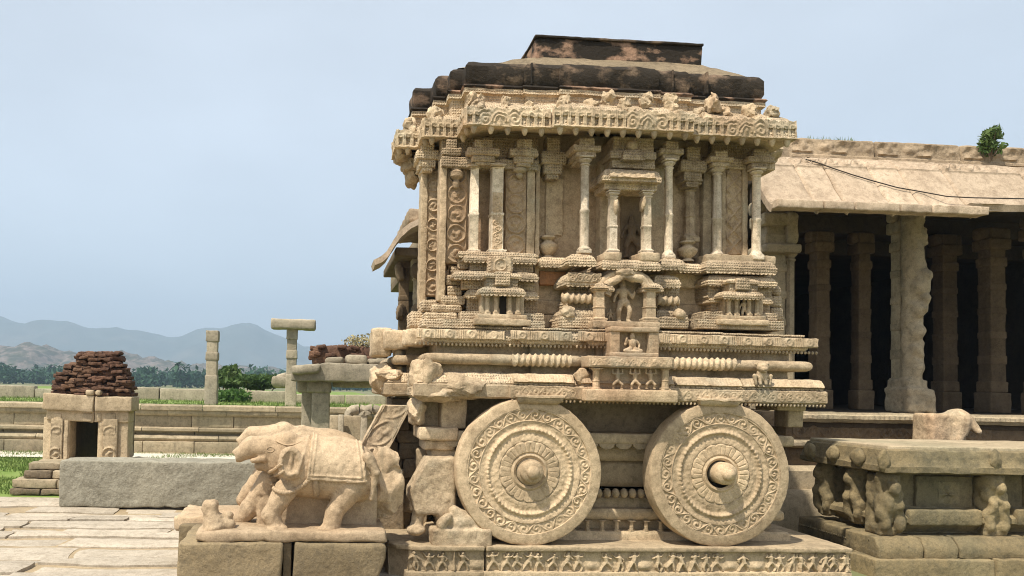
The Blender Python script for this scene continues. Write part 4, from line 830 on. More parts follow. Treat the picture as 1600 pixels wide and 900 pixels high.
for px in (830, 890, 935, 1050, 1104):
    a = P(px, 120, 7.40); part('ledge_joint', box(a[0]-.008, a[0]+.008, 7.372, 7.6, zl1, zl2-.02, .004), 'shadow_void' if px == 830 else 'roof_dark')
xs0, xs1, zt0, zt1 = X_(838, 62, 7.8), X_(1098, 68, 7.8), Z_(985, 98, 7.8), Z_(985, 66, 7.8)
g = Geo(); o_ = [(1.0, 8.3), (1.25, 7.66), (1.8, 7.50), (3.4, 7.48), (4.17, 7.52), (4.17, 9.8), (1.32, 9.8)]; i_ = [(xs0-.02, 8.9), (xs0-.02, 7.82), (xs0+.3, 7.80), (xs1-.2, 7.80), (xs1+.02, 7.82), (xs1+.02, 9.2), (xs0, 9.2)]
u = np.linspace(0, 1, 8)[None, :, None]; A = np.array([p+(zl2+.0,) for p in o_]); B = np.array([p+(zt0+.02,) for p in i_])
def dens(Q): return np.concatenate([Q[k]+(Q[(k+1) % len(Q)]-Q[k])*np.linspace(0, 1, 12, endpoint=False)[:, None] for k in range(len(Q))])
A, B = dens(A), dens(B); V = A[:, None]*(1-u)+B[:, None]*u; g.add(V.reshape(-1, 3), gridF(len(A), 8, True)); cB = B.mean(0); g.add(np.vstack([B, [cB]]), [[k, (k+1) % len(B), len(B)] for k in range(len(B))])
part('roof_slope', g, 'roof_top', (.02, .12))
part('roof_parapet', box(xs0, xs1, 7.8, 8.9, zt0-.05, zt1, .02, .06), 'roof_plaster', (.014, .09)); part('parapet_cap', box(xs0-.012, xs1+.004, 7.78, 8.92, zt1-.004, zt1+.02, .006, .06), 'roof_dark', (.008, .08))

# ------------------------------------------------------------------ elephants and their pedestal
zpt = Z_(360, 849, 6.58)
def elephant(name, label, Ym, dx, res, mat='elephant_stone', far=False):
    q = lambda px, py, dy=0.: (P(px, py, 6.95)[0]+dx, Ym+dy, P(px, py, 6.95)[2]+(.035 if far else 0))
    rt = thing(name, label, 'elephant statue', (q(470, 825)[0], Ym, q(470, 825)[2]), 'stone elephants before the chariot')
    def f(X, Y, Z):
        d = sE(X, Y, Z, q(520, 733), (.36, .265, .265)); d = smin(d, sE(X, Y, Z, q(478, 728), (.25, .265, .265)), .06); d = smin(d, sE(X, Y, Z, q(560, 742), (.17, .25, .235)), .06)
        d = smin(d, sE(X, Y, Z, q(445, 712), (.165, .165, .20)), .025)                                     # head
        d = smin(d, sE(X, Y, Z, q(450, 689, -.06), (.105, .085, .085)), .03); d = smin(d, sE(X, Y, Z, q(447, 689, .07), (.105, .085, .085)), .03)   # twin domes
        d = smin(d, sC(X, Y, Z, q(425, 700), q(393, 699), .115, .092), .04); d = smin(d, sC(X, Y, Z, q(393, 699), q(372, 712), .088, .062), .03)   # raised broken trunk
        d = smin(d, sC(X, Y, Z, q(428, 724), q(406, 727), .085, .05), .03)                                  # jaw
        for s_ in (-1, 1): d = smin(d, sC(X, Y, Z, q(413, 716, .075*s_), q(396, 719, .085*s_), .030, .022), .015)   # tusk roots
        d = np.maximum(d, -sE(X, Y, Z, q(362, 716), (.05, .07, .045)))
        for s_ in (-1, 1):                                                                                   # ears
            e = sE(X, Y, Z, q(455, 720, .245*s_), (.105, .062, .14)); e = np.maximum(e, -sE(X, Y, Z, q(456, 718, .316*s_), (.078, .062, .11))); d = smin(d, e, .006)
            d = smin(d, sC(X, Y, Z, q(458, 704, .255*s_), q(455, 734, .262*s_), .018, .012), .012)
        d = smin(d, sC(X, Y, Z, q(446, 765, -.13), q(424, 801, -.15), .10, .070), .025); d = smin(d, sC(X, Y, Z, q(424, 801, -.15), q(432, 818, -.15), .074, .07), .03); d = smin(d, sE(X, Y, Z, q(433, 821, -.16), (.10, .085, .04)), .02)
        d = smin(d, sC(X, Y, Z, q(420, 752, .10), q(386, 800, .12), .10, .075), .025); d = smin(d, sC(X, Y, Z, q(386, 800, .12), q(374, 816, .12), .08, .07), .03)
        for s_ in (-1, 1):
            d = smin(d, sC(X, Y, Z, q(545, 762, .14*s_), q(522, 797, .15*s_), .12, .070), .03); d = smin(d, sC(X, Y, Z, q(522, 797, .15*s_), q(517, 820, .15*s_), .075, .078), .03); d = smin(d, sE(X, Y, Z, q(514, 822, .15*s_), (.095, .08, .035)), .02)
        d = smin(d, sC(X, Y, Z, q(572, 712, -.22), q(585, 735, -.22), .045, .035), .02); d = smin(d, sC(X, Y, Z, q(585, 735, -.22), q(578, 775, -.2), .03, .02), .02)
        web = sB(X, Y, Z, (q(400, 800)[0], Ym+.02, q(480, 826)[2]), (q(590, 800)[0], Ym+.22, q(480, 760)[2]), .03); web = np.maximum(web, (q(395, 760)[0]-X)*.8+(Z-q(395, 800)[2])*.62); d = smin(d, web, .03)
        d = np.maximum(d, -sC(X, Y, Z, q(398, 724, -.10), q(424, 733, -.135), .010, .008)); d = d-.010*np.exp(-((X-q(472, 720)[0]-.25*(Z-q(472, 720)[2]))/.012)**2)*(Z > q(470, 742)[2])
        return d+grain(X, Y, Z, .006, .03, 4)
    lo = (q(350, 700)[0], Ym-.36, q(480, 832)[2]); hi = (q(602, 760)[0], Ym+.36, q(440, 658)[2])
    obj('body', snet(f, lo, hi, res), mat, rt, ang=180)
    if far: return rt
    def on(px, py, off=.0):                                                                                # point on the flank towards the camera
        x, _, z = q(px, py); ys = np.linspace(Ym-.42, Ym+.1, 240); v = f(np.full(240, x), ys, np.full(240, z)); k = np.argmax(v < 0) if (v < 0).any() else 100
        return np.array((x, ys[k]-off, z))
    # saddle cloth, neck bands, bead garland
    def cloth(X, Y, Z):
        d = sE(X, Y, Z, q(520, 733), (.382, .287, .287)); d = smin(d, sE(X, Y, Z, q(478, 728), (.272, .287, .287)), .06); d = smin(d, sE(X, Y, Z, q(560, 742), (.192, .272, .257)), .06)
        x0, x1 = q(482, 720)[0], q(566, 720)[0]; zl = q(520, 744)[2]-.05*(X-x0); dd = np.maximum(np.maximum(d, x0+.10*(Z-zl)-X), np.maximum(X-x1-.12*(zl+.2-Z), zl-Z))
        ed = np.minimum(np.minimum(np.abs(Z-zl), np.abs(X-x1-.12*(zl+.2-Z))), np.abs(X-x0-.1*(Z-zl))); return dd-.010*np.exp(-((ed-.034)/.008)**2)-.010*np.exp(-((ed-.006)/.008)**2)+.0015*np.cos(X*70)*np.cos(Z*70)+grain(X, Y, Z, .004, .05, 2)
    obj('saddle_cloth', snet(cloth, lo, hi, res), mat, rt, ang=180)
    def ringpath(c0, c1, ry, n=40):
        a = np.linspace(-np.pi*.62, np.pi*.62, n); c0, c1 = np.array(c0), np.array(c1); m_ = (c0+c1)/2; h_ = (c0-c1)/2
        return np.stack([m_[0]+h_[0]*np.cos(a*1.5), Ym+0*a, m_[2]+h_[2]*np.cos(a*1.5)], -1), a
    g = Geo()                                                                                               # beads hang in a curve round the chest
    for k in range(22):
        u = k/21; px = 424+u*62; py = 757+13*math.sin(u*2.6)-u*u*22; g.join(lump(on(px, py, .010), (.021, .021, .021), .05, seed=k, n=7))
    obj('bead_garland', g, mat, rt, kind='stuff')
    for (a0, b0, w0) in (((416, 739), (442, 720), .016), ((420, 747), (446, 730), .014)):
        pts = [on(a0[0]+(b0[0]-a0[0])*u, a0[1]+(b0[1]-a0[1])*u+3*math.sin(u*3.14), .003) for u in np.linspace(0, 1, 14)]; obj('neck_band', tube(pts, w0, 8), mat, rt)
    g = tube(np.array([on(433+u*38, 688+6*math.sin(u*3.14), .001) for u in np.linspace(0, 1, 16)]), .009, 6); obj('crown_band', g, mat, rt)
    pts = [on(493+u*3, 744+u*30, .004) for u in np.linspace(0, 1, 10)]; obj('side_tassel', tube(pts, [.02, .024, .028, .03, .03, .03, .03, .028, .024, .012], 8), mat, rt, (.008, .03))
    a = np.linspace(0, 1, 12); pts = [on(424+6*math.cos(t*6.28), 701+4*math.sin(t*6.28), .001) for t in a]; obj('eye', tube(pts, .006, 6), mat, rt)
    bs = box(q(314, 830)[0], q(600, 830)[0], Ym-.36, Ym+.36, zpt, q(460, 820)[2], .025, .05); obj('base_slab', bs, mat, rt, (.02, .09))
    return rt
E1 = elephant('stone_elephant', 'near stone elephant with saddle cloth and raised broken trunk, facing left', 6.98, 0., .0090)
E2 = elephant('stone_elephant', 'far stone elephant mostly hidden behind the near one, only its trunk and crown showing', 7.9, -.075, .022, far=True)
obj('base_slab', box(X_(282, 830, 7.9), X_(560, 830, 7.9), 7.55, 8.3, .32, .455, .03, .07), 'elephant_stone', E2, (.02, .09))
kf = (P(331, 800, 6.85)[0], 6.80); zk = P(331, 823, 6.8)[2]
def kneel(X, Y, Z):
    q = lambda a, b, c=0.: (kf[0]+a, kf[1]+c, zk+b)
    d = sB(X, Y, Z, q(-.075, .10, -.06), q(.06, .225, .06), .045); d = smin(d, sC(X, Y, Z, q(0, .10), q(.03, .0), .065, .10), .02); d = smin(d, sC(X, Y, Z, q(.03, .03), q(.16, .02), .06, .05), .03); d = smin(d, sE(X, Y, Z, q(.13, .09, .03), (.05, .05, .035)), .02); d = np.maximum(d, -sC(X, Y, Z, q(.03, .14, -.075), q(.05, .05, -.10), .014, .014))
    return d+grain(X, Y, Z, .012, .05, 3)
obj('crouching_figure', snet(kneel, (kf[0]-.12, kf[1]-.16, zk-.03), (kf[0]+.24, kf[1]+.12, zk+.26), .008), 'elephant_stone', None, label='small worn crouching stone figure at the feet of the near elephant', category='statue', ang=180)
PB = dict(group='pedestal blocks under the elephants')
def block(name, label, g, mat, rg=(.02, .14), cat='stone block', **k): return obj(name, g, mat, None, rg, label=label, category=cat, **k)
block('pedestal_block', 'rough brown stone block, left one under the near elephant', box(X_(277, 870, 6.58), X_(440, 870, 6.58), 6.58, 7.5, 0, zpt, .02, .05), 'block_stone', **PB)
block('pedestal_block', 'rough brown stone block with broken right corner under the near elephant', box(X_(458, 870, 6.58), X_(602, 870, 6.58), 6.58, 7.5, 0, zpt, .03, .05).map(lambda V: V-np.array((1, 0, 0))*(np.clip((V[:, 0]-X_(575, 870, 6.58))/.13, 0, 1)*np.clip((.25-V[:, 2])/.25, 0, 1)*.10)[:, None]), 'block_stone', **PB)
block('pedestal_block', 'narrow stone wedged between the two pedestal blocks under the near elephant', box(X_(442, 870, 6.66), X_(455, 870, 6.66), 6.67, 7.4, .0, zpt-.01, .01, .05), 'block_stone', (.006, .1), **PB)
block('pedestal_block', 'thin stone slab beside the front of the elephant base', box(X_(281, 830, 7.5), X_(320, 830, 7.5), 7.42, 7.54, .0, .40, .02, .05), 'block_stone', (.01, .1), **PB)
block('pedestal_block', 'long stone bed under the far elephant, behind the near one', box(X_(290, 830, 7.9), X_(556, 830, 7.9), 7.58, 8.35, 0, .325, .03, .1), 'block_stone', **PB)

# broken stones between the elephants and the chariot
g = lump(P(603, 755, 7.12), (.20, .12, .36), .16, seed=3.9, n=40, flat=.75); V = g.verts(); g.map(lambda V: np.stack([V[:, 0], V[:, 1], np.maximum(V[:, 2], .40)], -1))
block('broken_stone', 'tall jagged broken stone slab rising behind the near elephant', g, 'elephant_stone', (.05, .12))
def leg(X, Y, Z):
    q = lambda px, py, dy=0.: (P(px, py, 7.15)[0], 7.2+dy, P(px, py, 7.15)[2])
    d = sB(X, Y, Z, (q(640, 760)[0], 7.12, q(675, 805)[2]), (q(712, 760)[0], 7.45, q(675, 714)[2]), .03); a, b = q(640, 765), q(668, 716); nx, nz = -(b[2]-a[2]), (b[0]-a[0]); l = math.hypot(nx, nz); d = np.maximum(d, ((X-a[0])*nx+(Z-a[2])*nz)/l)
    a, b = q(634, 766), q(652, 806); nx, nz = -(b[2]-a[2]), (b[0]-a[0]); d = np.maximum(d, -((X-a[0])*nx+(Z-a[2])*nz)/math.hypot(nx, nz))
    d = smin(d, sC(X, Y, Z, q(657, 790), q(652, 828), .055, .06), .03); d = smin(d, sC(X, Y, Z, q(694, 780), q(700, 826), .09, .09), .04); d = smin(d, sE(X, Y, Z, q(650, 828, -.05), (.09, .11, .05)), .02)
    return d+grain(X, Y, Z, .012, .12, 3)+.010*np.abs(fbm(np.stack([X, Y, Z], -1)/.07, 3))
obj('broken_horse_statue', snet(leg, (X_(622, 770, 7.15)-.1, 6.98, .29), (X_(735, 770, 7.15)+.1, 7.6, P(675, 708, 7.15)[2]+.06), .013), 'sandstone', None, label='broken upright stone remnant of a horse statue left of the front wheel', category='broken statue', ang=180)
def frag(X, Y, Z):
    q = lambda px, py, dy=0.: (P(px, py, 7.0)[0], 7.0+dy, P(px, py, 7.0)[2])
    d = sB(X, Y, Z, (q(674, 830)[0], 6.96, .29), (q(768, 830)[0], 7.16, q(720, 826)[2]), .02); d = smin(d, sE(X, Y, Z, q(722, 818, .08), (.17, .10, .10)), .03); d = smin(d, sC(X, Y, Z, q(735, 812, .06), q(712, 800, .06), .05, .05), .03); d = smin(d, sC(X, Y, Z, q(690, 820), q(700, 808), .05, .04), .02); return d+grain(X, Y, Z, .014, .07, 3)
obj('broken_paw_stone', snet(frag, (X_(660, 830, 7.0)-.05, 6.88, .28), (X_(775, 830, 7.0)+.1, 7.25, P(720, 780, 7.0)[2]), .012), 'sandstone', None, label='low broken carved stone lying on the plinth against the front wheel', category='broken stone', ang=180)
def tilt(g, ang): V = g.verts(); return g.xf(0, ang, 0, c=V.mean(0))
RW = thing('rubble_wall', 'wall of dark rough rubble stones between the elephants and the chariot', 'rubble wall', (X_(620, 840, 8.0), 8.0, 0))
rn = random.Random(9); z = 0.
while z < 1.52:
    h = rn.uniform(.12, .2); x = X_(586, 800, 8.)+.02*rn.random()+max(0, z-1.0)*.25
    while x < X_(664, 800, 8.0):
        w_ = rn.uniform(.14, .30); obj('rubble_stone', tilt(box(x+.004, x+w_, 7.86+rn.uniform(-.05, .05), 8.3, z+.004, z+h*.98, .02, .04), rn.uniform(-.05, .05)), 'rubble_stone', RW, (.03, .07), seed=rn.random()*90); x += w_
    z += h*.95
# leaning carved slab
W_, H_ = .29, .66; g = box(-W_/2, W_/2, -.06, .08, 0, H_, .015, .05); g2 = relief((-W_/2, -.062), (W_/2, -.062), 0, H_, lambda s, t: .016*h_medal(s, t, W_, .26)*worn(s, t)+.01*((s < .03) | (s > W_-.03)), .0065)
c = P(572, 712, 8.02); LS = thing('leaning_slab', 'carved stone slab leaning to the right with round vine medallions', 'carved slab', (c[0], 7.7, c[2]-.2)); 
for nm, q in (('slab', g), ('carved_face', g2)): obj(nm, q.map(lambda V: np.stack([V[:, 0]+.52*V[:, 2], V[:, 1]+.1*V[:, 2], V[:, 2]], -1)+np.array((X_(555, 712, 7.72)+.05, 7.66, Z_(575, 632, 7.72)-.66))), 'sandstone', LS, (.006, .06))
block('support_stone', 'plain stone block holding up the leaning carved slab', box(c[0]-.16, c[0]+.36, 7.74, 8.2, 0, c[2]-.10, .02, .08), 'rubble_stone')

# ------------------------------------------------------------------ grey granite block on the pavement
A, B = G(91, 793), G(402, 796); Yg = A[1]; xa, xb = A[0], X_(404, 790, Yg)
block('granite_block', 'long grey rough-hewn granite block lying on the pavement', box(xa, xb, Yg, Yg+.55, .012, Z_(240, 721, Yg), .02, .05), 'grey_granite', (.022, .12))
for dx in (.25, xb-xa-.5): block('packing_stone', 'small flat stone under the %s end of the grey granite block' % ('left' if dx < 1 else 'right'), box(xa+dx, xa+dx+.3, Yg+.1, Yg+.5, -.035, .016, .006, .06), 'rubble_stone', (.004, .05))

# ------------------------------------------------------------------ small gate shrine with brick top
YG = 12.95
GS = thing('gate_shrine', 'small stone doorway with carved jambs, cracked lintel and ruined brick top', 'shrine', (X_(135, 720, YG), YG+.5, 0))
def gp(nm, x0, x1, y0, y1, Y=YG, D=.3, b=.015, mat='gate_stone', rg=(.010, .08)): return obj(nm, pbox(x0, x1, y0, y1, Y, D, b, .06), mat, GS, rg)
for (x0, x1, ca, cb) in ((67, 108, 78, 97), (152, 200, 160, 183)):
    j = gp('door_jamb', x0, x1, 652, 724, YG, .36); gp('jamb_strip', ca, cb, 654, 722, YG-.05, .1); gp('jamb_strip', x0+2 if x0 > 100 else x1-9, x0+9 if x0 > 100 else x1-2, 654, 722, YG-.03, .1)
    a, b = X_(ca, 700, YG), X_(cb, 700, YG); obj('jamb_carving', relief((a+.01, YG-.052), (b-.01, YG-.052), Z_(90, 720, YG), Z_(90, 660, YG), lambda s, t: .03*(h_medal(s, t, b-a, .24)*(t < .24)+.5*h_medal(s, t, b-a, .3)*(t > .42)), .012), 'gate_stone', GS)
def tilt(g, ang): V = g.verts(); return g.xf(0, ang, 0, c=V.mean(0))
obj('lintel', tilt(pbox(66, 146, 616, 642, YG-.10, .5, .02), .045), 'gate_stone', GS, (.012, .08)); obj('lintel', tilt(pbox(148, 206, 620, 643, YG-.10, .5, .02), -.01), 'gate_stone', GS, (.012, .08))
obj('lintel_moulding', tilt(pbox(72, 146, 638, 658, YG-.03, .4, .015), .045), 'gate_stone', GS, (.012, .08)); obj('lintel_moulding', tilt(pbox(147, 201, 642, 660, YG-.03, .4, .015), -.01), 'gate_stone', GS, (.012, .08))
for (x0, x1) in ((84, 96), (128, 144), (150, 158), (164, 180)): gp('lintel_block', x0, x1, 646, 659, YG-.045, .1)
gp('crack_stone', 133, 146, 609, 618, YG-.12, .25, .03); gp('crack_stone', 148, 157, 610, 618, YG-.12, .25, .03)
obj('chamber_back', pbox(104, 168, 640, 726, YG+1.8, .1), 'shaded_mantapa_stone', GS); obj('chamber_roof', box(X_(90, 650, YG), X_(166, 650, YG), YG+.3, YG+1.9, Z_(130, 648, YG), Z_(130, 625, YG), .02, .1), 'shaded_mantapa_stone', GS)
obj('chamber_side', box(X_(96, 690, YG), X_(104, 690, YG), YG+.2, YG+1.9, Z_(100, 728, YG), Z_(100, 640, YG), .01, .2), 'shaded_mantapa_stone', GS); obj('chamber_side', box(X_(158, 690, YG), X_(166, 690, YG), YG+.2, YG+1.9, Z_(100, 728, YG), Z_(100, 640, YG), .01, .2), 'shaded_mantapa_stone', GS)
rn = random.Random(21); rows = 21                                        # the ruined brick heap, brick by brick
for i in range(rows):
    f = i/(rows-1); yb_ = 618-(618-550)*i/rows; yt_ = 618-(618-550)*(i+1)/rows
    xl = 80+(14 if f > .5 else 0)+f*12+rn.uniform(-3, 3)+(14 if f > .72 else 0); xr = 206-f*20+rn.uniform(-4, 4)-(4 if f > .6 else 0)
    x = xl
    while x < xr-3:
        w_ = rn.uniform(6, 20); x2 = min(x+w_, xr)
        for dd in (0, .26):
            g = pbox(x-.8, x2+.8, yt_-.6, yb_+.6, YG+.02+dd+rn.uniform(-.10, .10)+.12*f, .3, .010, .035); obj('brick', tilt(g, rn.uniform(-.07, .07)), 'brick_rubble', GS, (.026, .06), seed=rn.random()*50)
            if dd == 0 and not (x < xl+1 or x2 > xr-3) and f < .9: break
        x = x2
obj('brick_core', pbox(104, 178, 566, 616, YG+.22, .4, .06), 'brick_rubble', GS, (.03, .12))
# its stepped stone foot
ST = thing('step_stack', 'rough stone steps and packing stones under the small gate shrine', 'stone steps', (X_(80, 770, YG), YG, 0)); rn = random.Random(4)
yf = G(50, 774)[1]; zz = [0, Z_(60, 764, yf), Z_(60, 748, yf+.1), Z_(60, 734, yf+.2), Z_(60, 721, yf+.35)]
gtop = zz[4]
for i, (x0, x1) in enumerate(((14, 88), (16, 90), (30, 90), (34, 90))):
    x = X_(x0, 760, yf); xe = X_(200, 760, yf)
    while x < xe:
        w_ = rn.uniform(.35, .75); obj('step_stone', box(x+.01, min(x+w_, xe)-.01, yf+(0, .02, .12, .2)[i], YG+.5, zz[i]+.004, zz[i+1]-.006, .014, .07), 'rubble_stone' if i in (0, 2) and rn.random() < .6 else 'wall_stone', ST, (.02, .1)); x += w_

# ------------------------------------------------------------------ terrace wall with mouldings, stone by stone
TW = thing('terrace_wall', 'long low moulded stone terrace wall behind the lawn', 'wall', (-5, WY, 0)); rn = random.Random(13)
def zt_(py): return Z_(250, py, WY)
def course(name, y0, y1, dY, lens, prof='box', mat='wall_stone', D=.5, xa=-16.5, xb=1.6):
    x = xa+rn.uniform(0, .4); z0, z1 = max(-.03, zt_(y1)), zt_(y0)
    while x < xb:
        l_ = rn.uniform(*lens); dz = rn.uniform(-.008, .008); j = rn.uniform(-.012, .012)
        if prof == 'box': g = box(x+.008, x+l_-.008, WY+dY+j, WY+dY+D, z0+dz*.3, z1+dz*.3-.004, .012, .12)
        else: g = sweep([(x+.006, WY+dY+j), (x+l_-.006, WY+dY+j)], [(-D, z0)]+[(a*1., z0+(z1-z0)*b) for a, b in prof]+[(-D, z1)], False, .12)
        obj(name, g, mat, TW, (.010, .12), seed=rn.random()*9); x += l_
course('coping_stone', 632, 641, -.10, (1.1, 1.9), [(-.03, 0), (0, .12), (0, .8), (-.03, 1)]); course('coping_roll', 640, 649, -.05, (1.1, 1.9), [(-.05, 0), (0, .3), (.01, .6), (0, 1)])
course('wall_stone', 648, 667, .05, (1.0, 2.2)); course('ledge_stone', 667, 674, -.06, (1.2, 2.2), [(-.04, 0), (0, .2), (0, .7), (-.05, 1)]); course('wall_stone', 673, 680, .10, (1.2, 2.2))
course('roll_stone', 679, 690, -.05, (1.2, 2.2), [(-.06, 0), (-.01, .2), (.01, .5), (-.01, .8), (-.06, 1)]); course('wall_stone', 689, 712, -.12, (1.0, 2.0)); course('foot_stone', 706, 716, -.2, (1.0, 2.0))
# low far wall of upright slabs
FWL = thing('compound_wall', 'low wall of upright pale stone slabs far behind the terrace', 'wall', (-6, 27.5, 1.0)); x = -17.; rn = random.Random(17)
while x < 4.2:
    l_ = rn.uniform(1.4, 2.4); px = 506+x/27.5*1250; tp = Z_(200, 606+rn.uniform(-2, 4)+(0 if px < 210 else 1.), 27.5)
    obj('wall_slab', box(x+.02, x+l_-.02, 27.5+rn.uniform(-.05, .05), 27.85, .95, tp, .03, .2), 'pale_stone', FWL, (.02, .2), seed=rn.random()*9); x += l_

# ------------------------------------------------------------------ pillars and ruins on the terrace
SPl = thing('stone_pillar', 'lone square stone pillar standing on the terrace', 'pillar', (X_(330, 628, 21), 21, 1.05))
def spl(rt, x0, x1, ytop, Y, n=5):
    zt2 = Z_((x0+x1)/2, ytop, Y); a, b = X_(x0, 570, Y), X_(x1, 570, Y); c = (a+b)/2; r = (b-a)/2; H = zt2-1.04
    obj('shaft', box(c-r*.88, c+r*.88, Y-r*.88, Y+r*.88, 1.04, zt2, .02, .08), 'pale_stone', rt, (.012, .1))
    for f0, f1 in ((0, .42), (.62, .72), (.86, 1.0)): obj('shaft_block', box(c-r, c+r, Y-r, Y+r, 1.04+H*f0, 1.04+H*f1+.003, .010, .08), 'pale_stone', rt, (.014, .1))
spl(SPl, 322, 341, 517, 21)
TP = thing('capped_pillar', 'square stone pillar topped by a cross beam capital', 'pillar', (X_(455, 626, 22), 22, 1.05)); spl(TP, 447, 464, 513, 22)
obj('cross_beam', pbox(423, 493, 498, 514, 21.7, .6, .05, .08), 'pale_stone', TP, (.03, .2))
YR = 14.2
RP = thing('ruined_pavilion', 'ruined stone porch with two posts and a heavy broken roof slab', 'ruin', (X_(510, 680, YR), YR+.6, 0))
def rp(nm, x0, x1, y0, y1, Y, D, b=.02, mat='pale_stone', rg=(.015, .12)): return obj(nm, pbox(x0, x1, y0, y1, Y, D, b), mat, RP, rg)
for (x0, x1, Y, yb_) in ((484, 514, YR, 752), (468, 490, YR+.4, 742)): rp('post', x0+2, x1, 612, yb_, Y, .32); rp('post_capital', x0-4, x1+4, 594, 614, Y-.04, .42, .04)
g = pbox(455, 640, 568, 597, YR-.25, 1.6, .03); g.map(lambda V: np.stack([V[:, 0], V[:, 1], V[:, 2]-np.clip((X_(505, 580, YR)-V[:, 0])/.55, 0, 1)*.17*(V[:, 2] > Z_(520, 582, YR))], -1)); obj('roof_slab', g, 'pale_stone', RP, (.02, .15))
rp('roof_slab', 520, 640, 596, 606, YR+.2, .6); rp('edge_stone', 456, 500, 570, 584, YR-.35, .5, .05, rg=(.05, .2))
for i, (x0, x1, y0, y1) in enumerate(((509, 537, 557, 570), (540, 574, 554, 570), (576, 612, 560, 570))): rp('loose_stone', x0, x1, y0, y1, YR, .4, .06, rg=(.03, .15))
rn = random.Random(6)
for i in range(70):
    px = rn.uniform(486, 596); py = rn.uniform(541, 560); Yb = YR+.4+rn.uniform(0, .5); obj('brick', tilt(pbox(px-rn.uniform(5, 9), px+rn.uniform(5, 9), py-3, py+3, Yb, .3, .02), rn.uniform(-.2, .2)), 'brick_rubble', RP, (.02, .08), seed=i*1.3)
obj('brick_core', pbox(488, 606, 542, 572, YR+.5, .7, .08), 'brick_rubble', RP, (.05, .15))
obj('dry_weeds', leafcloud(P(575, 532, YR+.8)+np.array((0, 0, -.05)), (.5, .3, .16), 700, .035, 5), 'dry_grass', RP, smooth=False, kind='stuff')
block('fallen_stone', 'pile of fallen pale stone slabs right of the green bush on the terrace', pbox(425, 452, 588, 606, 25.5, 1.0, .1), 'pale_stone', (.06, .3)); block('fallen_stone', 'tilted pale stone slab lying on the fallen stones on the terrace', tilt(pbox(432, 448, 583, 594, 25.7, .8, .06), -.3), 'pale_stone', (.04, .3))
# bushes
def bush(label, px, py0, py1, Y, w_, n, sz, mat, base):
    c = P(px, (py0+py1)/2, Y); h = Z_(px, py0, Y)-Z_(px, py1, Y); rt = thing('bush', label, 'bush', (c[0], Y, base), 'bushes on the terrace')
    obj('foliage', leafcloud(c, (w_*.85, .7, h*.55), n, sz, int(px)), mat, rt, smooth=False)
    for k in range(5): obj('stem', tube([(c[0]+(k-2)*w_*.12, Y, base), (c[0]+(k-2)*w_*.3, Y, c[2])], [.03, .015], 5), 'bark', rt)
bush('bright green bush spreading behind the low slab wall', 400, 586, 606, 28.6, 1.3, 2600, .10, 'bush_leaf', 1.05); bush('green bush just right of the lone square pillar', 356, 574, 604, 29.2, .7, 1500, .10, 'bush_leaf', 1.05); bush('low dark shrub at the foot of the slab wall beside the lone pillar', 362, 608, 631, 26.9, .75, 1500, .08, 'leaf', 1.04)
# broken balustrade pieces right of the posts
YB = 11.5
block('carved_stone', 'flat carved stone panel standing between the posts and the leaning slab', pbox(514, 572, 650, 800, YB, .25), 'wall_stone', (.01, .1), 'stone panel')
def scrollst(px0, px1, py): 
    a, b = P(px0, py, YB-.5), P(px1, py, YB-.5); r = (b[0]-a[0])/2; c = (a+b)/2; t = np.linspace(0, np.pi*.95, 22); return tube(np.stack([c[0]-np.cos(t)*r, c[1]+0*t, c[2]-.03+np.sin(t)*r*.7], -1), .065, 10)
for i, (x0, x1) in enumerate(((545, 575), (566, 596))): o = thing('scroll_stone', 'curled stone balustrade end, %s one of the two behind the elephant' % ('left' if i == 0 else 'right'), 'carved stone', (P((x0+x1)/2, 650, YB-.5)[0], YB-.5, 0), 'curled balustrade ends'); obj('scroll', scrollst(x0, x1, 646), 'pale_stone', o, (.008, .08)); obj('post', pbox(x1-12, x1-2, 648, 790, YB-.55, .14), 'pale_stone', o, (.01, .1))
obj('pillar_stub', pbox(528, 536, 648, 790, YB-.2, .14), 'pale_stone', None, (.01, .1), label='thin upright stone in front of the carved panel', category='stone post')

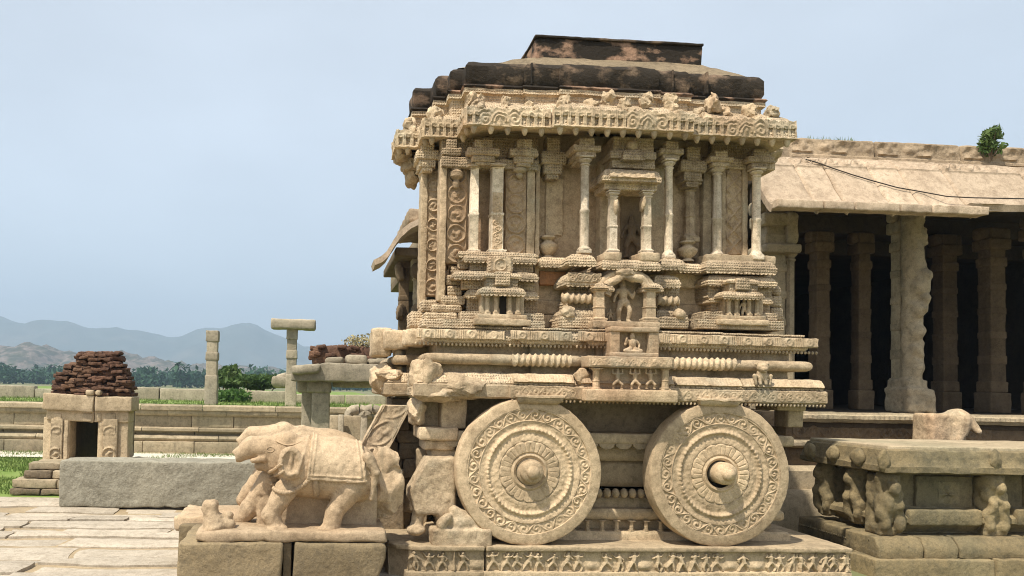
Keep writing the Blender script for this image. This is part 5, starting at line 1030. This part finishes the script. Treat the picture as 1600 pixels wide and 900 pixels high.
# ------------------------------------------------------------------ the pillared hall
MH = thing('pillared_hall', 'large dark pillared stone hall with curved overhanging eaves', 'temple hall', (7, 12, 0))
def hp(nm, g, mat='shaded_mantapa_stone', rg=(.008, .08), **k): return obj(nm, g, mat, MH, rg, **k)
YE, YH = 9.3, 10.25
ztop, zlip = Z_(1350, 252, YH), Z_(1350, 322, YE)
EPT, EPZ = np.array((0, .14, .28, .42, .55, .66, .76, .86, .94, 1.)), np.array((1., .975, .91, .79, .62, .44, .28, .14, .05, 0.))
def eprof(t): return np.interp(t, np.linspace(0, 1, 200), np.convolve(np.pad(np.interp(np.linspace(0, 1, 200), EPT, EPZ), 10, mode='edge'), np.ones(21)/21, 'valid'))
def eave_slab(xa, xb, cut=0., ye=YE, yh=YH, zt=ztop, zl=zlip, carve=True, seed=0):
    n = max(6, int((xb-xa)/.014)); t = np.linspace(0, 1, 120); yy = yh+(ye-yh)*(t**1.0); zz = zl+(zt-zl)*eprof(t)
    if cut: k = t <= 1-cut; t, yy, zz = t[k], yy[k], zz[k]
    m_ = len(t); ty, tz = np.gradient(yy), np.gradient(zz); l_ = np.hypot(ty, tz); ny, nz = tz/l_, -ty/l_; s = np.linspace(xa, xb, n)
    arc = np.concatenate([[0], np.cumsum(np.hypot(np.diff(yy), np.diff(zz)))]); Sx, T = np.meshgrid(s, arc, indexing='ij'); H = .20; u = T-.30
    h = np.zeros_like(Sx)
    if carve: h = np.where((u > 0) & (u < H), .045*h_scroll(Sx, np.clip(u, 0, H), .17, H)*np.clip(.6+fbm2(Sx*2.2, T*2, 2), .15, 1), 0); h = h+.018*np.exp(-((u-H-.02)/.010)**2)+.014*np.exp(-((u+.015)/.010)**2)
    h = h+.006*fbm2(Sx*3+seed, T*3, 3); j = np.minimum(Sx-xa, xb-Sx); h = h-.03*np.exp(-(j/.016)**2)+.012*fbm2(np.full_like(Sx, seed*3.7), T*.5, 1)
    if cut: h = h
    V = np.stack([Sx, yy[None]+ny[None]*h*1., zz[None]+np.abs(nz)[None]*h], -1); B = V.copy(); B[..., 2] -= .085; B[..., 1] += .03
    if cut:
        e = .10*fbm2(s*2.5+seed, s*0, 3); V[:, -1, 1] += e; B[:, -1, 1] += e
    g = Geo().add(V.reshape(-1, 3), gridF(n, m_)[:, ::-1]); g.add(B.reshape(-1, 3), gridF(n, m_)); lipn = np.stack([V[:, -1], B[:, -1]], 1); g.add(lipn.reshape(-1, 3), gridF(n, 2)); 
    for q in (0, n-1): e = np.stack([V[q], B[q]], 1); g.add(e.reshape(-1, 3), gridF(m_, 2))
    return g
xj = [X_(p, 290, 9.7) for p in (1180, 1250, 1296, 1364, 1412, 1482)]
for i in range(5):
    hp('eave_slab', eave_slab(xj[i], xj[i+1], seed=i), 'eave_stone', (.004, .1)); lp = box(xj[i]+.006, xj[i+1]+(.12 if i == 4 else -.006), YE-.10, YE+.10, zlip-.075, zlip+.03, .015, .06); hp('eave_lip', lp, 'eave_stone', (.012, .08), seed=i*3.)
x = xj[5]
for i in range(5): hp('eave_slab', eave_slab(x+.01, x+1.1, .13, seed=i+9), 'eave_stone', (.005, .1)); x += 1.12
XL, XR = X_(1195, 300, YH), 14.
# parapet blocks
zp0, zp1 = Z_(1400, 254, YH), Z_(1400, 217, YH); x = X_(1237, 230, YH)
def parap(s, t): return .05*np.clip(.3+.9*fbm2(s*11, t*11, 3), 0, 1)*(t > .1)+.02*(t < .06)
k = 0
while x < XR:
    l_ = 1.22+.2*math.sin(k*3); o = hp('parapet_block', box(x+.006, x+l_-.006, YH+.06, YH+.7, zp0, zp1-.02, .03, .08), 'parapet_stone', (.02, .12), seed=k)
    obj('parapet_carving', relief((x+.01, YH+.06), (x+l_-.01, YH+.06), zp0+.01, zp1-.04, parap, .016, slope=.10), 'parapet_stone', o); x += l_; k += 1
hp('roof_slab', box(XL-.1, XR, YH+.5, 24.5, zp0-.05, zp0+.22, .02, .5), 'parapet_stone', (.01, .2)); hp('roof_slab', box(2., XL, 14.9, 24.5, zp0-.1, zp0+.2, .02, .4), 'parapet_stone')
hp('ceiling', box(XL-.05, XR, YH-.2, 24.4, ztop-.30, ztop-.10, .01, .6), 'hall_inner_shade'); hp('ceiling', box(2.0, XL-.06, 14.6, 24.4, ztop-.30, ztop-.10, .01, .6), 'shaded_mantapa_stone')
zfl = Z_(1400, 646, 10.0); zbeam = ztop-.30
for Yb in (10.3, 12.2, 14.1): hp('ceiling_beam', box(XL, XR, Yb, Yb+.35, zbeam-.28, zbeam+.004, .02, .3), 'hall_inner_shade')
hp('hall_floor', box(XL-.15, XR, 10.05, 24.4, zfl-.2, zfl, .01, .6), 'hall_inner_shade'); hp('rear_wall', box(2.4, XR, 24.2, 24.5, 0, ztop, .01, 1.), 'hall_inner_shade'); hp('side_wall', box(XR-.2, XR, 10.6, 24.4, 0, ztop, .01, 1.), 'hall_inner_shade'); hp('hall_floor', box(1.9, XL-.2, 14.7, 24.4, 0, zfl, .01, .6))
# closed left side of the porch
hp('side_wall', box(XL-.3, XL-.1, 12.6, 24.3, zfl, zbeam, .01, .8), 'hall_inner_shade')
# base mouldings of the hall
xb0 = X_(1222, 660, 9.95)
def mplan(o): return [(xb0, 16), (xb0, 9.95), (XR, 9.95), (XR, 16)]
def zm(py): return Z_(1400, py, 9.95)
for (nm, y0, y1, prof) in (('floor_edge', 646, 662, [(-.4, 0), (-.03, 0), (0, .2), (.02, .55), (-.02, .85), (-.03, 1), (-.4, 1)]), ('base_recess', 662, 690, [(-.12, 0), (-.12, 1)]), ('base_roll', 690, 702, [(-.3, 0), (-.03, .0), (.02, .3), (.02, .7), (-.03, 1), (-.3, 1)]), ('base_recess', 702, 730, [(-.1, 0), (-.1, 1)]), ('base_step', 730, 765, [(-.3, 0), (.08, 0), (.08, .8), (.02, 1), (-.3, 1)]), ('base_step', 765, 845, [(-.3, 0), (.2, 0), (.2, .9), (.15, 1), (-.3, 1)])):
    z0, z1 = zm(y1), zm(y0); hp(nm, sweep(mplan(0), [(a, z0+(z1-z0)*b) for a, b in prof], False, .10), 'wall_stone' if nm != 'base_recess' else 'shaded_mantapa_stone', (.008, .08))
hp('floor_carving', relief((xb0+.1, 9.93), (XR-3, 9.93), zm(658), zm(649), lambda s, t: .014*(.5+.5*np.cos(2*np.pi*s/.07))*worn(s, t), .012), 'wall_stone'); hp('recess_carving', relief((xb0+.2, 10.07), (xb0+3, 10.07), zm(688), zm(664), lambda s, t: .03*h_scroll(s, t, .2, .18)*worn(s, t), .012), 'shaded_mantapa_stone')
# pillars: square blocks, faceted drums and brackets, four stout sub-parts each
def pillar(cx, cy, w_, label=None, mat='shaded_mantapa_stone'):
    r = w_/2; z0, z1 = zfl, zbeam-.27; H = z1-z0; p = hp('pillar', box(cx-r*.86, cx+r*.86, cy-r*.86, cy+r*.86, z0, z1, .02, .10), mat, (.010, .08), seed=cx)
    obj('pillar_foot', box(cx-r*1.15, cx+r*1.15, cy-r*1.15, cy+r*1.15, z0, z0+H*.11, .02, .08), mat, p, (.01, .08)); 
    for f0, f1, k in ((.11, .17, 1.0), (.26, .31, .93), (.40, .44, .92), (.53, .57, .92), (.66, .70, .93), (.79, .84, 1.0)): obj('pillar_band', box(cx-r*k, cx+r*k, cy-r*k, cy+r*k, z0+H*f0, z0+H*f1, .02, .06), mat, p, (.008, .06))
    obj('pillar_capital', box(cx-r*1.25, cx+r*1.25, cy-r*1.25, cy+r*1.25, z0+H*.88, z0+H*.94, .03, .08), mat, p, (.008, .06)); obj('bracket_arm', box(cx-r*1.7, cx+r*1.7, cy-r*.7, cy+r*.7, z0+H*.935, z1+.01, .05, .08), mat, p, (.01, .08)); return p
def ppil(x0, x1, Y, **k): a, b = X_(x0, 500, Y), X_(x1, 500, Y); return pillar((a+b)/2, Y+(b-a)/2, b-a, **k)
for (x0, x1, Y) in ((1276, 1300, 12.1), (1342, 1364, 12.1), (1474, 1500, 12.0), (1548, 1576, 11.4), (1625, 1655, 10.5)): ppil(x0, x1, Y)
# composite front pillars: rearing beast before a square shaft
def beast_pillar(x0, x1, Y):
    p = ppil(x0+12, x1-22, Y+.12, mat='wall_stone'); cx = X_((x0+x1)/2-1, 480, Y); z0 = zfl; H = zbeam-zfl
    def f(X, Yy, Z):
        q = lambda a, b, d: (cx+a, Y+d, z0+b*H)
        d = sC(X, Yy, Z, q(.04, .10, .02), q(.05, .95, .02), .13, .13)
        for a_, b_, c_, r_ in ((.08, .56, -.10, .11), (.12, .60, -.14, .08), (.06, .46, -.08, .11), (.10, .50, -.16, .06), (.05, .36, -.06, .10), (.02, .28, -.08, .08), (.08, .26, -.10, .05), (.05, .20, -.05, .08), (.02, .66, -.02, .08), (.13, .545, -.12, .06)): d = smin(d, sE(X, Yy, Z, q(a_, b_, c_), (r_, r_, r_*1.15)), .04)
        d = smin(d, sB(X, Yy, Z, q(-.16, 0., -.18), q(.24, .11, .3), .03), .02); d = smin(d, sB(X, Yy, Z, q(-.12, .10, -.10), q(.20, .15, .3), .03), .02); d = smin(d, sC(X, Yy, Z, q(.08, .62, -.05), q(.06, .82, .05), .10, .085), .05)
        d = smin(d, sB(X, Yy, Z, q(-.04, .74, -.08), q(.20, .82, .2), .03), .03); d = smin(d, sC(X, Yy, Z, q(.06, .84, 0), q(.12, .97, -.08), .09, .12), .05); return d+grain(X, Yy, Z, .03, .10, 3)
    return obj('rearing_beast', snet(f, (cx-.35, Y-.5, z0-.02), (cx+.42, Y+.3, zbeam+.02), .022), 'wall_stone', p, ang=180)
beast_pillar(1394, 1452, 10.35)
p = ppil(1196, 1232, 10.3, mat='wall_stone'); a = X_(1240, 480, 10.25); obj('colonnette', shaft(a, 10.35, zfl, Z_(1240, 388, 10.3), .12, cap=.08, base=.06), 'wall_stone', p, (.008, .06))
q0 = pbox(1198, 1254, 380, 394, 10.15, .5, .03); obj('bracket_slab', q0, 'wall_stone', p, (.01, .08)); obj('bracket_curve', pbox(1230, 1250, 330, 382, 10.25, .4, .06), 'wall_stone', p, (.02, .1))
# the left wing seen past the chariot's front end
def curved_slab(prof, y0, y1, th, n=14):
    pr = np.array(prof); u = np.linspace(0, len(pr)-1, 30); pr = np.stack([np.interp(u, np.arange(len(pr)), pr[:, k]) for k in (0, 1)], -1); ys = np.linspace(y0, y1, n); m_ = len(pr)
    V = np.zeros((n, m_, 3)); V[..., 0] = pr[:, 0]; V[..., 2] = pr[:, 1]; V[..., 1] = ys[:, None]; B = V.copy(); B[..., 2] -= th; B[..., 0] += th*.25
    g = Geo().add(V.reshape(-1, 3), gridF(n, m_)[:, ::1]); g.add(B.reshape(-1, 3), gridF(n, m_)[:, ::-1])
    for q in (0, n-1): e = np.stack([V[q], B[q]], 1); g.add(e.reshape(-1, 3), gridF(m_, 2))
    e = np.stack([V[:, -1], B[:, -1]], 1); g.add(e.reshape(-1, 3), gridF(n, 2)); return g
YW = 14.0; xl_, xt_ = X_(587, 409, YW), X_(662, 338, YW); zl2, zt2 = Z_(587, 409, YW), Z_(662, 336, YW)
for i in range(1):
    g = curved_slab([P(a, b, YW)[[0, 2]] for a, b in ((700, 330), (662, 338), (640, 348), (624, 362), (613, 378), (605, 392), (596, 400), (584, 406))], YW+i*.8, YW+i*.8+.79, .10); hp('eave_slab', g, 'eave_stone', (.008, .1))
hp('parapet_block', pbox(638, 720, 326, 348, 14.3, 2.2, .06), 'parapet_stone', (.03, .12)); hp('ceiling_beam', pbox(618, 760, 388, 402, 14.6, 3., .03), 'shaded_mantapa_stone')
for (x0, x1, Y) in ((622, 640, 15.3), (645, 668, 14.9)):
    pp = ppil(x0, x1, Y, mat='shaded_mantapa_stone' if x0 < 630 else 'wall_stone'); obj('bracket_curve', plump(x0-4, x1-2, 405, 440, Y-.15, .5, amp=.3, seed=x0, n=20, flat=.4), 'shaded_mantapa_stone', pp, (.02, .1)); obj('lion_bracket', plump(x0-3, x1-3, 470, 500, Y-.2, .45, amp=.35, seed=x0*.3, n=20, flat=.3), 'shaded_mantapa_stone', pp, (.02, .1))  # left pillar takes the shaded stone colour, right one the lit stone
# cable hanging along the eave
pts = []; tt = np.linspace(0, 1, 400); ey = YH+(YE-YH)*tt; ez = zlip+(ztop-zlip)*eprof(tt)
for (px, py) in ((1258, 252), (1275, 257), (1300, 266), (1330, 276), (1360, 285), (1400, 296), (1440, 303)):
    d = np.array([Z_(px, py, yy) for yy in ey])-ez; k = int(np.argmin(np.abs(d))); pts.append(P(px, py, ey[k])+np.array((0, -.02, .02)))
for (px, py) in ((1480, 307), (1520, 309), (1570, 310), (1630, 311)): pts.append(P(px, py, 9.36))
pts = np.array(pts); u = np.linspace(0, len(pts)-1, 60); pts = np.stack([np.interp(u, np.arange(len(pts)), pts[:, k]) for k in range(3)], -1)
obj('cable', tube(pts, .0075, 6), 'cable', None, label='thin dark cable sagging across the curved hall eave', category='cable')
# plants on the hall roof
def sprig(c, h, n, seed, rt, sz=.06):
    g_ = random.Random(seed); tops = []
    for k in range(n):
        e = np.array((c[0]+g_.uniform(-.09, .09)*h*2, c[1]+g_.uniform(-.12, .05), c[2]+h*g_.uniform(.3, 1))); m_ = (np.asarray(c)+e)/2+np.array((0, 0, .05)); obj('stem', tube([c, m_, e], [.009, .007, .004], 5), 'bark', rt); tops.append(e)
    G_ = Geo()
    for e in tops: G_.join(leafcloud(e, (.085, .085, .085), 20, sz, g_.randrange(999)))
    obj('leaves', G_, 'bush_leaf', rt, smooth=False)
c = P(1548, 252, 10.2); PL = thing('roof_plant', 'small leafy green plant growing out of the hall parapet', 'plant', c); sprig(c, .40, 14, 3, PL, .045)
sprig(P(1543, 217, 10.3), .12, 4, 8, PL, .045)
def roofg(n): x = RNG.uniform(X_(1245, 217, 10.6), X_(1320, 217, 10.6), n); return np.stack([x, RNG.uniform(10.35, 10.7, n), np.full(n, zp1-.03)], -1)
blades('roof_grass', 500, roofg, 'grass', .03, .085, .005, label='short green grass on top of the hall parapet beside the chariot', category='grass', kind='stuff')

# ------------------------------------------------------------------ broken elephant balustrade stone by the hall
def balu(X, Y, Z):
    q = lambda px, py, dy=0.: (P(px, py, 9.4)[0], 9.4+dy, P(px, py, 9.4)[2])
    d = sB(X, Y, Z, (q(1442, 670)[0], 9.25, .8), (q(1478, 670)[0], 9.6, q(1460, 646)[2]), .04); d = smin(d, sE(X, Y, Z, q(1490, 655, -.05), (.14, .17, .13)), .05); d = smin(d, sC(X, Y, Z, q(1488, 665, -.1), q(1478, 700, -.1), .12, .10), .04)
    d = smin(d, sB(X, Y, Z, (q(1470, 670)[0], 9.35, .8), (q(1506, 670)[0], 9.6, q(1490, 668)[2]), .03), .02); d = smin(d, sC(X, Y, Z, q(1502, 658, -.12), q(1507, 672, -.2), .07, .045), .03); d = np.maximum(d, -sC(X, Y, Z, q(1480, 648, -.22), q(1470, 700, -.2), .030, .035)); d = np.maximum(d, -sE(X, Y, Z, q(1496, 690, -.2), (.10, .12, .09))); return d+grain(X, Y, Z, .012, .07, 3)
obj('elephant_head_stone', snet(balu, (X_(1436, 670, 9.4)-.1, 9.1, .82), (X_(1512, 670, 9.4)+.1, 9.75, P(1480, 634, 9.4)[2]+.05), .016), 'sandstone', None, label='pale worn elephant head stone before the hall, above the moulded platform', category='carved stone', ang=180)
block('footing_stone', 'stone footing under the pale elephant head stone before the hall', box(X_(1430, 700, 9.2), X_(1520, 700, 9.2), 9.12, 9.7, 0, .84, .03, .1), 'wall_stone')

# ------------------------------------------------------------------ moulded platform at the right
YQ = 7.35; PX = X_(1384, 703, YQ)
MP = thing('moulded_platform', 'dark moulded stone platform with carved brackets at the right', 'platform', (PX+1.4, YQ+.6, 0))
PPn = [(PX, YQ), (12.5, YQ), (12.5, 8.72), (PX-.02, 8.72)]
PPn = [(PX, YQ), (11.5, YQ), (11.5, 8.75), (PX, 8.75)]
def zq(py): return Z_(1480, py, YQ)
def pq(nm, y0, y1, prof, mat='platform_stone', rg=(.010, .07)): z0, z1 = max(0., zq(y1)), zq(y0); return obj(nm, sweep(PPn, [(a, z0+(z1-z0)*b) for a, b in prof], True, .06), mat, MP, rg)
pq('top_slab', 701, 742, [(-.7, 0), (-.04, 0), (0, .06), (0, .28), (-.015, .34), (-.03, .6), (-.05, .86), (-.10, .97), (-.65, 1.02)]); pq('dado', 741, 800, [(-.30, 0), (-.30, 1)]); pq('lower_eave', 797, 838, [(-.6, 0), (-.26, 0), (-.20, .25), (-.12, .42), (-.12, .6), (-.2, .8), (-.27, 1), (-.6, 1)]); pq('recess', 830, 846, [(-.28, 0), (-.28, 1)]); pq('base_course', 843, 874, [(-.6, 0), (-.06, 0), (-.06, .8), (-.12, 1), (-.6, 1)]); pq('foot_course', 874, 990, [(-.6, 0), (.06, 0), (.06, .94), (.03, 1), (-.6, 1)])
obj('platform_core', box(PX+.35, 11.2, YQ+.32, 8.4, 0, zq(712), .01, .3), 'platform_stone', MP)
obj('top_paving', box(PX+.08, 11.4, YQ+.08, 8.68, zq(712), zq(700)+.004, .01, .12), 'wall_stone', MP, (.008, .1))
for px in (1385, 1560, 1700): a = X_(px, 720, YQ); obj('eave_joint', plump(px-9, px+9, 704, 736, YQ-.012, .08, amp=.2, seed=px, n=14), 'platform_stone', MP, (.015, .05))
for k, Yj in enumerate((7.75, 8.15, 8.55)): z0, z1 = zq(738), zq(706); obj('eave_gable', lump((PX, Yj, (z0+z1)/2), (.05, .09, (z1-z0)*.46), .15, seed=k, n=14), 'platform_stone', MP, (.012, .05))
for (x0, x1) in ((1432, 1520), (1602, 1680)):
    obj('dado_panel', pbox(x0, x1, 744, 796, YQ+.26, .1, .012), 'platform_stone', MP, (.010, .08)); obj('lower_eave_stone', pbox(x0-10, x1+16, 797, 822, YQ+.10, .2, .02), 'platform_stone', MP, (.010, .07))
obj('panel_flower', relief((X_(1465, 770, YQ+.26), YQ+.258), (X_(1500, 770, YQ+.26), YQ+.258), Z_(1480, 788, YQ+.26), Z_(1480, 752, YQ+.26), lambda s, t: .03*np.clip(np.cos(np.arctan2(t-.1, s-.1)*2)**2, 0, 1)*np.exp(-(np.hypot(s-.1, t-.1)/.08)**4), .007), 'platform_stone', MP)
def yali(cx, Y, z0, H, seed):
    def f(X, Yy, Z):
        q = lambda a, b, d=0.: (cx+a*H, Y+d*H, z0+b*H)
        d = sB(X, Yy, Z, q(-.17, 0, .02), q(.17, .97, .34), .02)
        for a_, b_, c_, r_ in ((0, .86, -.02, .16), (-.11, .95, .02, .07), (.11, .95, .02, .07), (0, .79, -.14, .09), (.0, .66, .02, .15), (-.12, .62, -.04, .08), (.12, .62, -.04, .08), (.0, .47, .02, .15), (-.10, .50, -.12, .065), (.10, .50, -.12, .065), (-.12, .33, -.02, .11), (.12, .33, -.02, .11), (-.12, .17, -.06, .085), (.12, .17, -.06, .085)): d = smin(d, sE(X, Yy, Z, q(a_, b_, c_), (r_*H, r_*H, r_*1.2*H)), .085*H)
        for s_ in (-1, 1): d = np.maximum(d, -sE(X, Yy, Z, q(.06*s_, .89, -.17), (.025*H, .04*H, .025*H)))
        d = smin(d, sB(X, Yy, Z, q(-.2, 0, -.05), q(.2, .16, .3), .02), .03*H); return d+grain(X, Yy, Z, .045*H, .18*H, 3)
    return snet(f, (cx-.35*H, Y-.36*H, z0-.02), (cx+.35*H, Y+.35*H, z0+1.06*H), H/40)
for i, (px, Y) in enumerate(((1396, YQ+.10), (1560, YQ+.10), (1720, YQ+.10))): z0 = zq(842); obj('rearing_bracket', yali(X_(px, 790, Y), Y+.06, z0, zq(744)-z0, i), 'platform_stone', MP, ang=180)
for i, Yj in enumerate((7.98, 8.5)): z0 = zq(835); g = yali(0, 0, z0, zq(744)-z0, i+5); obj('rearing_bracket', g.xf(0, 0, -math.pi/2).map(lambda V: V+np.array((PX+.14, Yj, 0))), 'platform_stone', MP, ang=180)
for i, (xa, xb) in enumerate(((1374, 1444), (1447, 1498), (1501, 1620), (1624, 1740))):
    g = pbox(xa, xb, 842, 874, YQ-.03, .5, .012, .05); zt3 = zq(842); zb3 = zq(858); g.map(lambda V: V+np.array((0, 1, 0))*(np.clip((V[:, 2]-zb3)/(zt3-zb3), 0, 1)*.07*(V[:, 1] < YQ+.1))[:, None]); obj('base_stone', g, 'platform_stone', MP, (.012, .07), seed=i*2.)
for i, (xa, xb) in enumerate(((1368, 1555), (1559, 1720))): obj('base_stone', pbox(xa, xb, 875, 960, YQ-.09, .5, .014, .07), 'platform_stone', MP, (.012, .07), seed=i*3.)
for i in range(3): obj('base_stone', box(PX-.03, PX+.4, YQ+.03+i*.46, YQ+.46+i*.46, zq(874)+.002, zq(843), .02, .05), 'platform_stone', MP, (.012, .07), seed=i*5.)
g = Geo()
for k in range(34): g.join(lump((PX-.03, YQ+.02+k*.04, zq(858)), (.014, .015, .015), .1, seed=k, n=5))
obj('bead_row', g, 'platform_stone', MP, kind='stuff')
# low steps between platform and chariot
block('ground_kerb', 'low dark stone kerb between the chariot plinth and the platform', box(X_(1335, 890, 7.6)+.02, PX-.09, 7.5, 9.4, 0, .16, .02, .08), 'platform_stone')

# ------------------------------------------------------------------ haze over the plain
obj('haze', Geo().add(np.array([(x, y, z) for x in (-5200, 5200) for y in (-60, 3400) for z in (-8, 330)], float), np.array([(0, 1, 3, 2), (4, 6, 7, 5), (0, 4, 5, 1), (2, 3, 7, 6), (0, 2, 6, 4), (1, 5, 7, 3)])), 'leaf', None, smooth=False, kind='stuff', label='pale blue haze over the distant plain and hills', category='haze')
hm = bpy.data.materials.new('haze_air'); hm.use_nodes = True; hn = hm.node_tree.nodes; hn.clear(); hv = hn.new('ShaderNodeVolumePrincipled'); ho = hn.new('ShaderNodeOutputMaterial')
hv.inputs['Color'].default_value = (.58, .76, .97, 1); hv.inputs['Density'].default_value = .00055; hv.inputs['Anisotropy'].default_value = .0; hm.node_tree.links.new(hv.outputs[0], ho.inputs['Volume'])
ho_ = bpy.data.objects['haze']; ho_.data.materials.clear(); ho_.data.materials.append(hm)
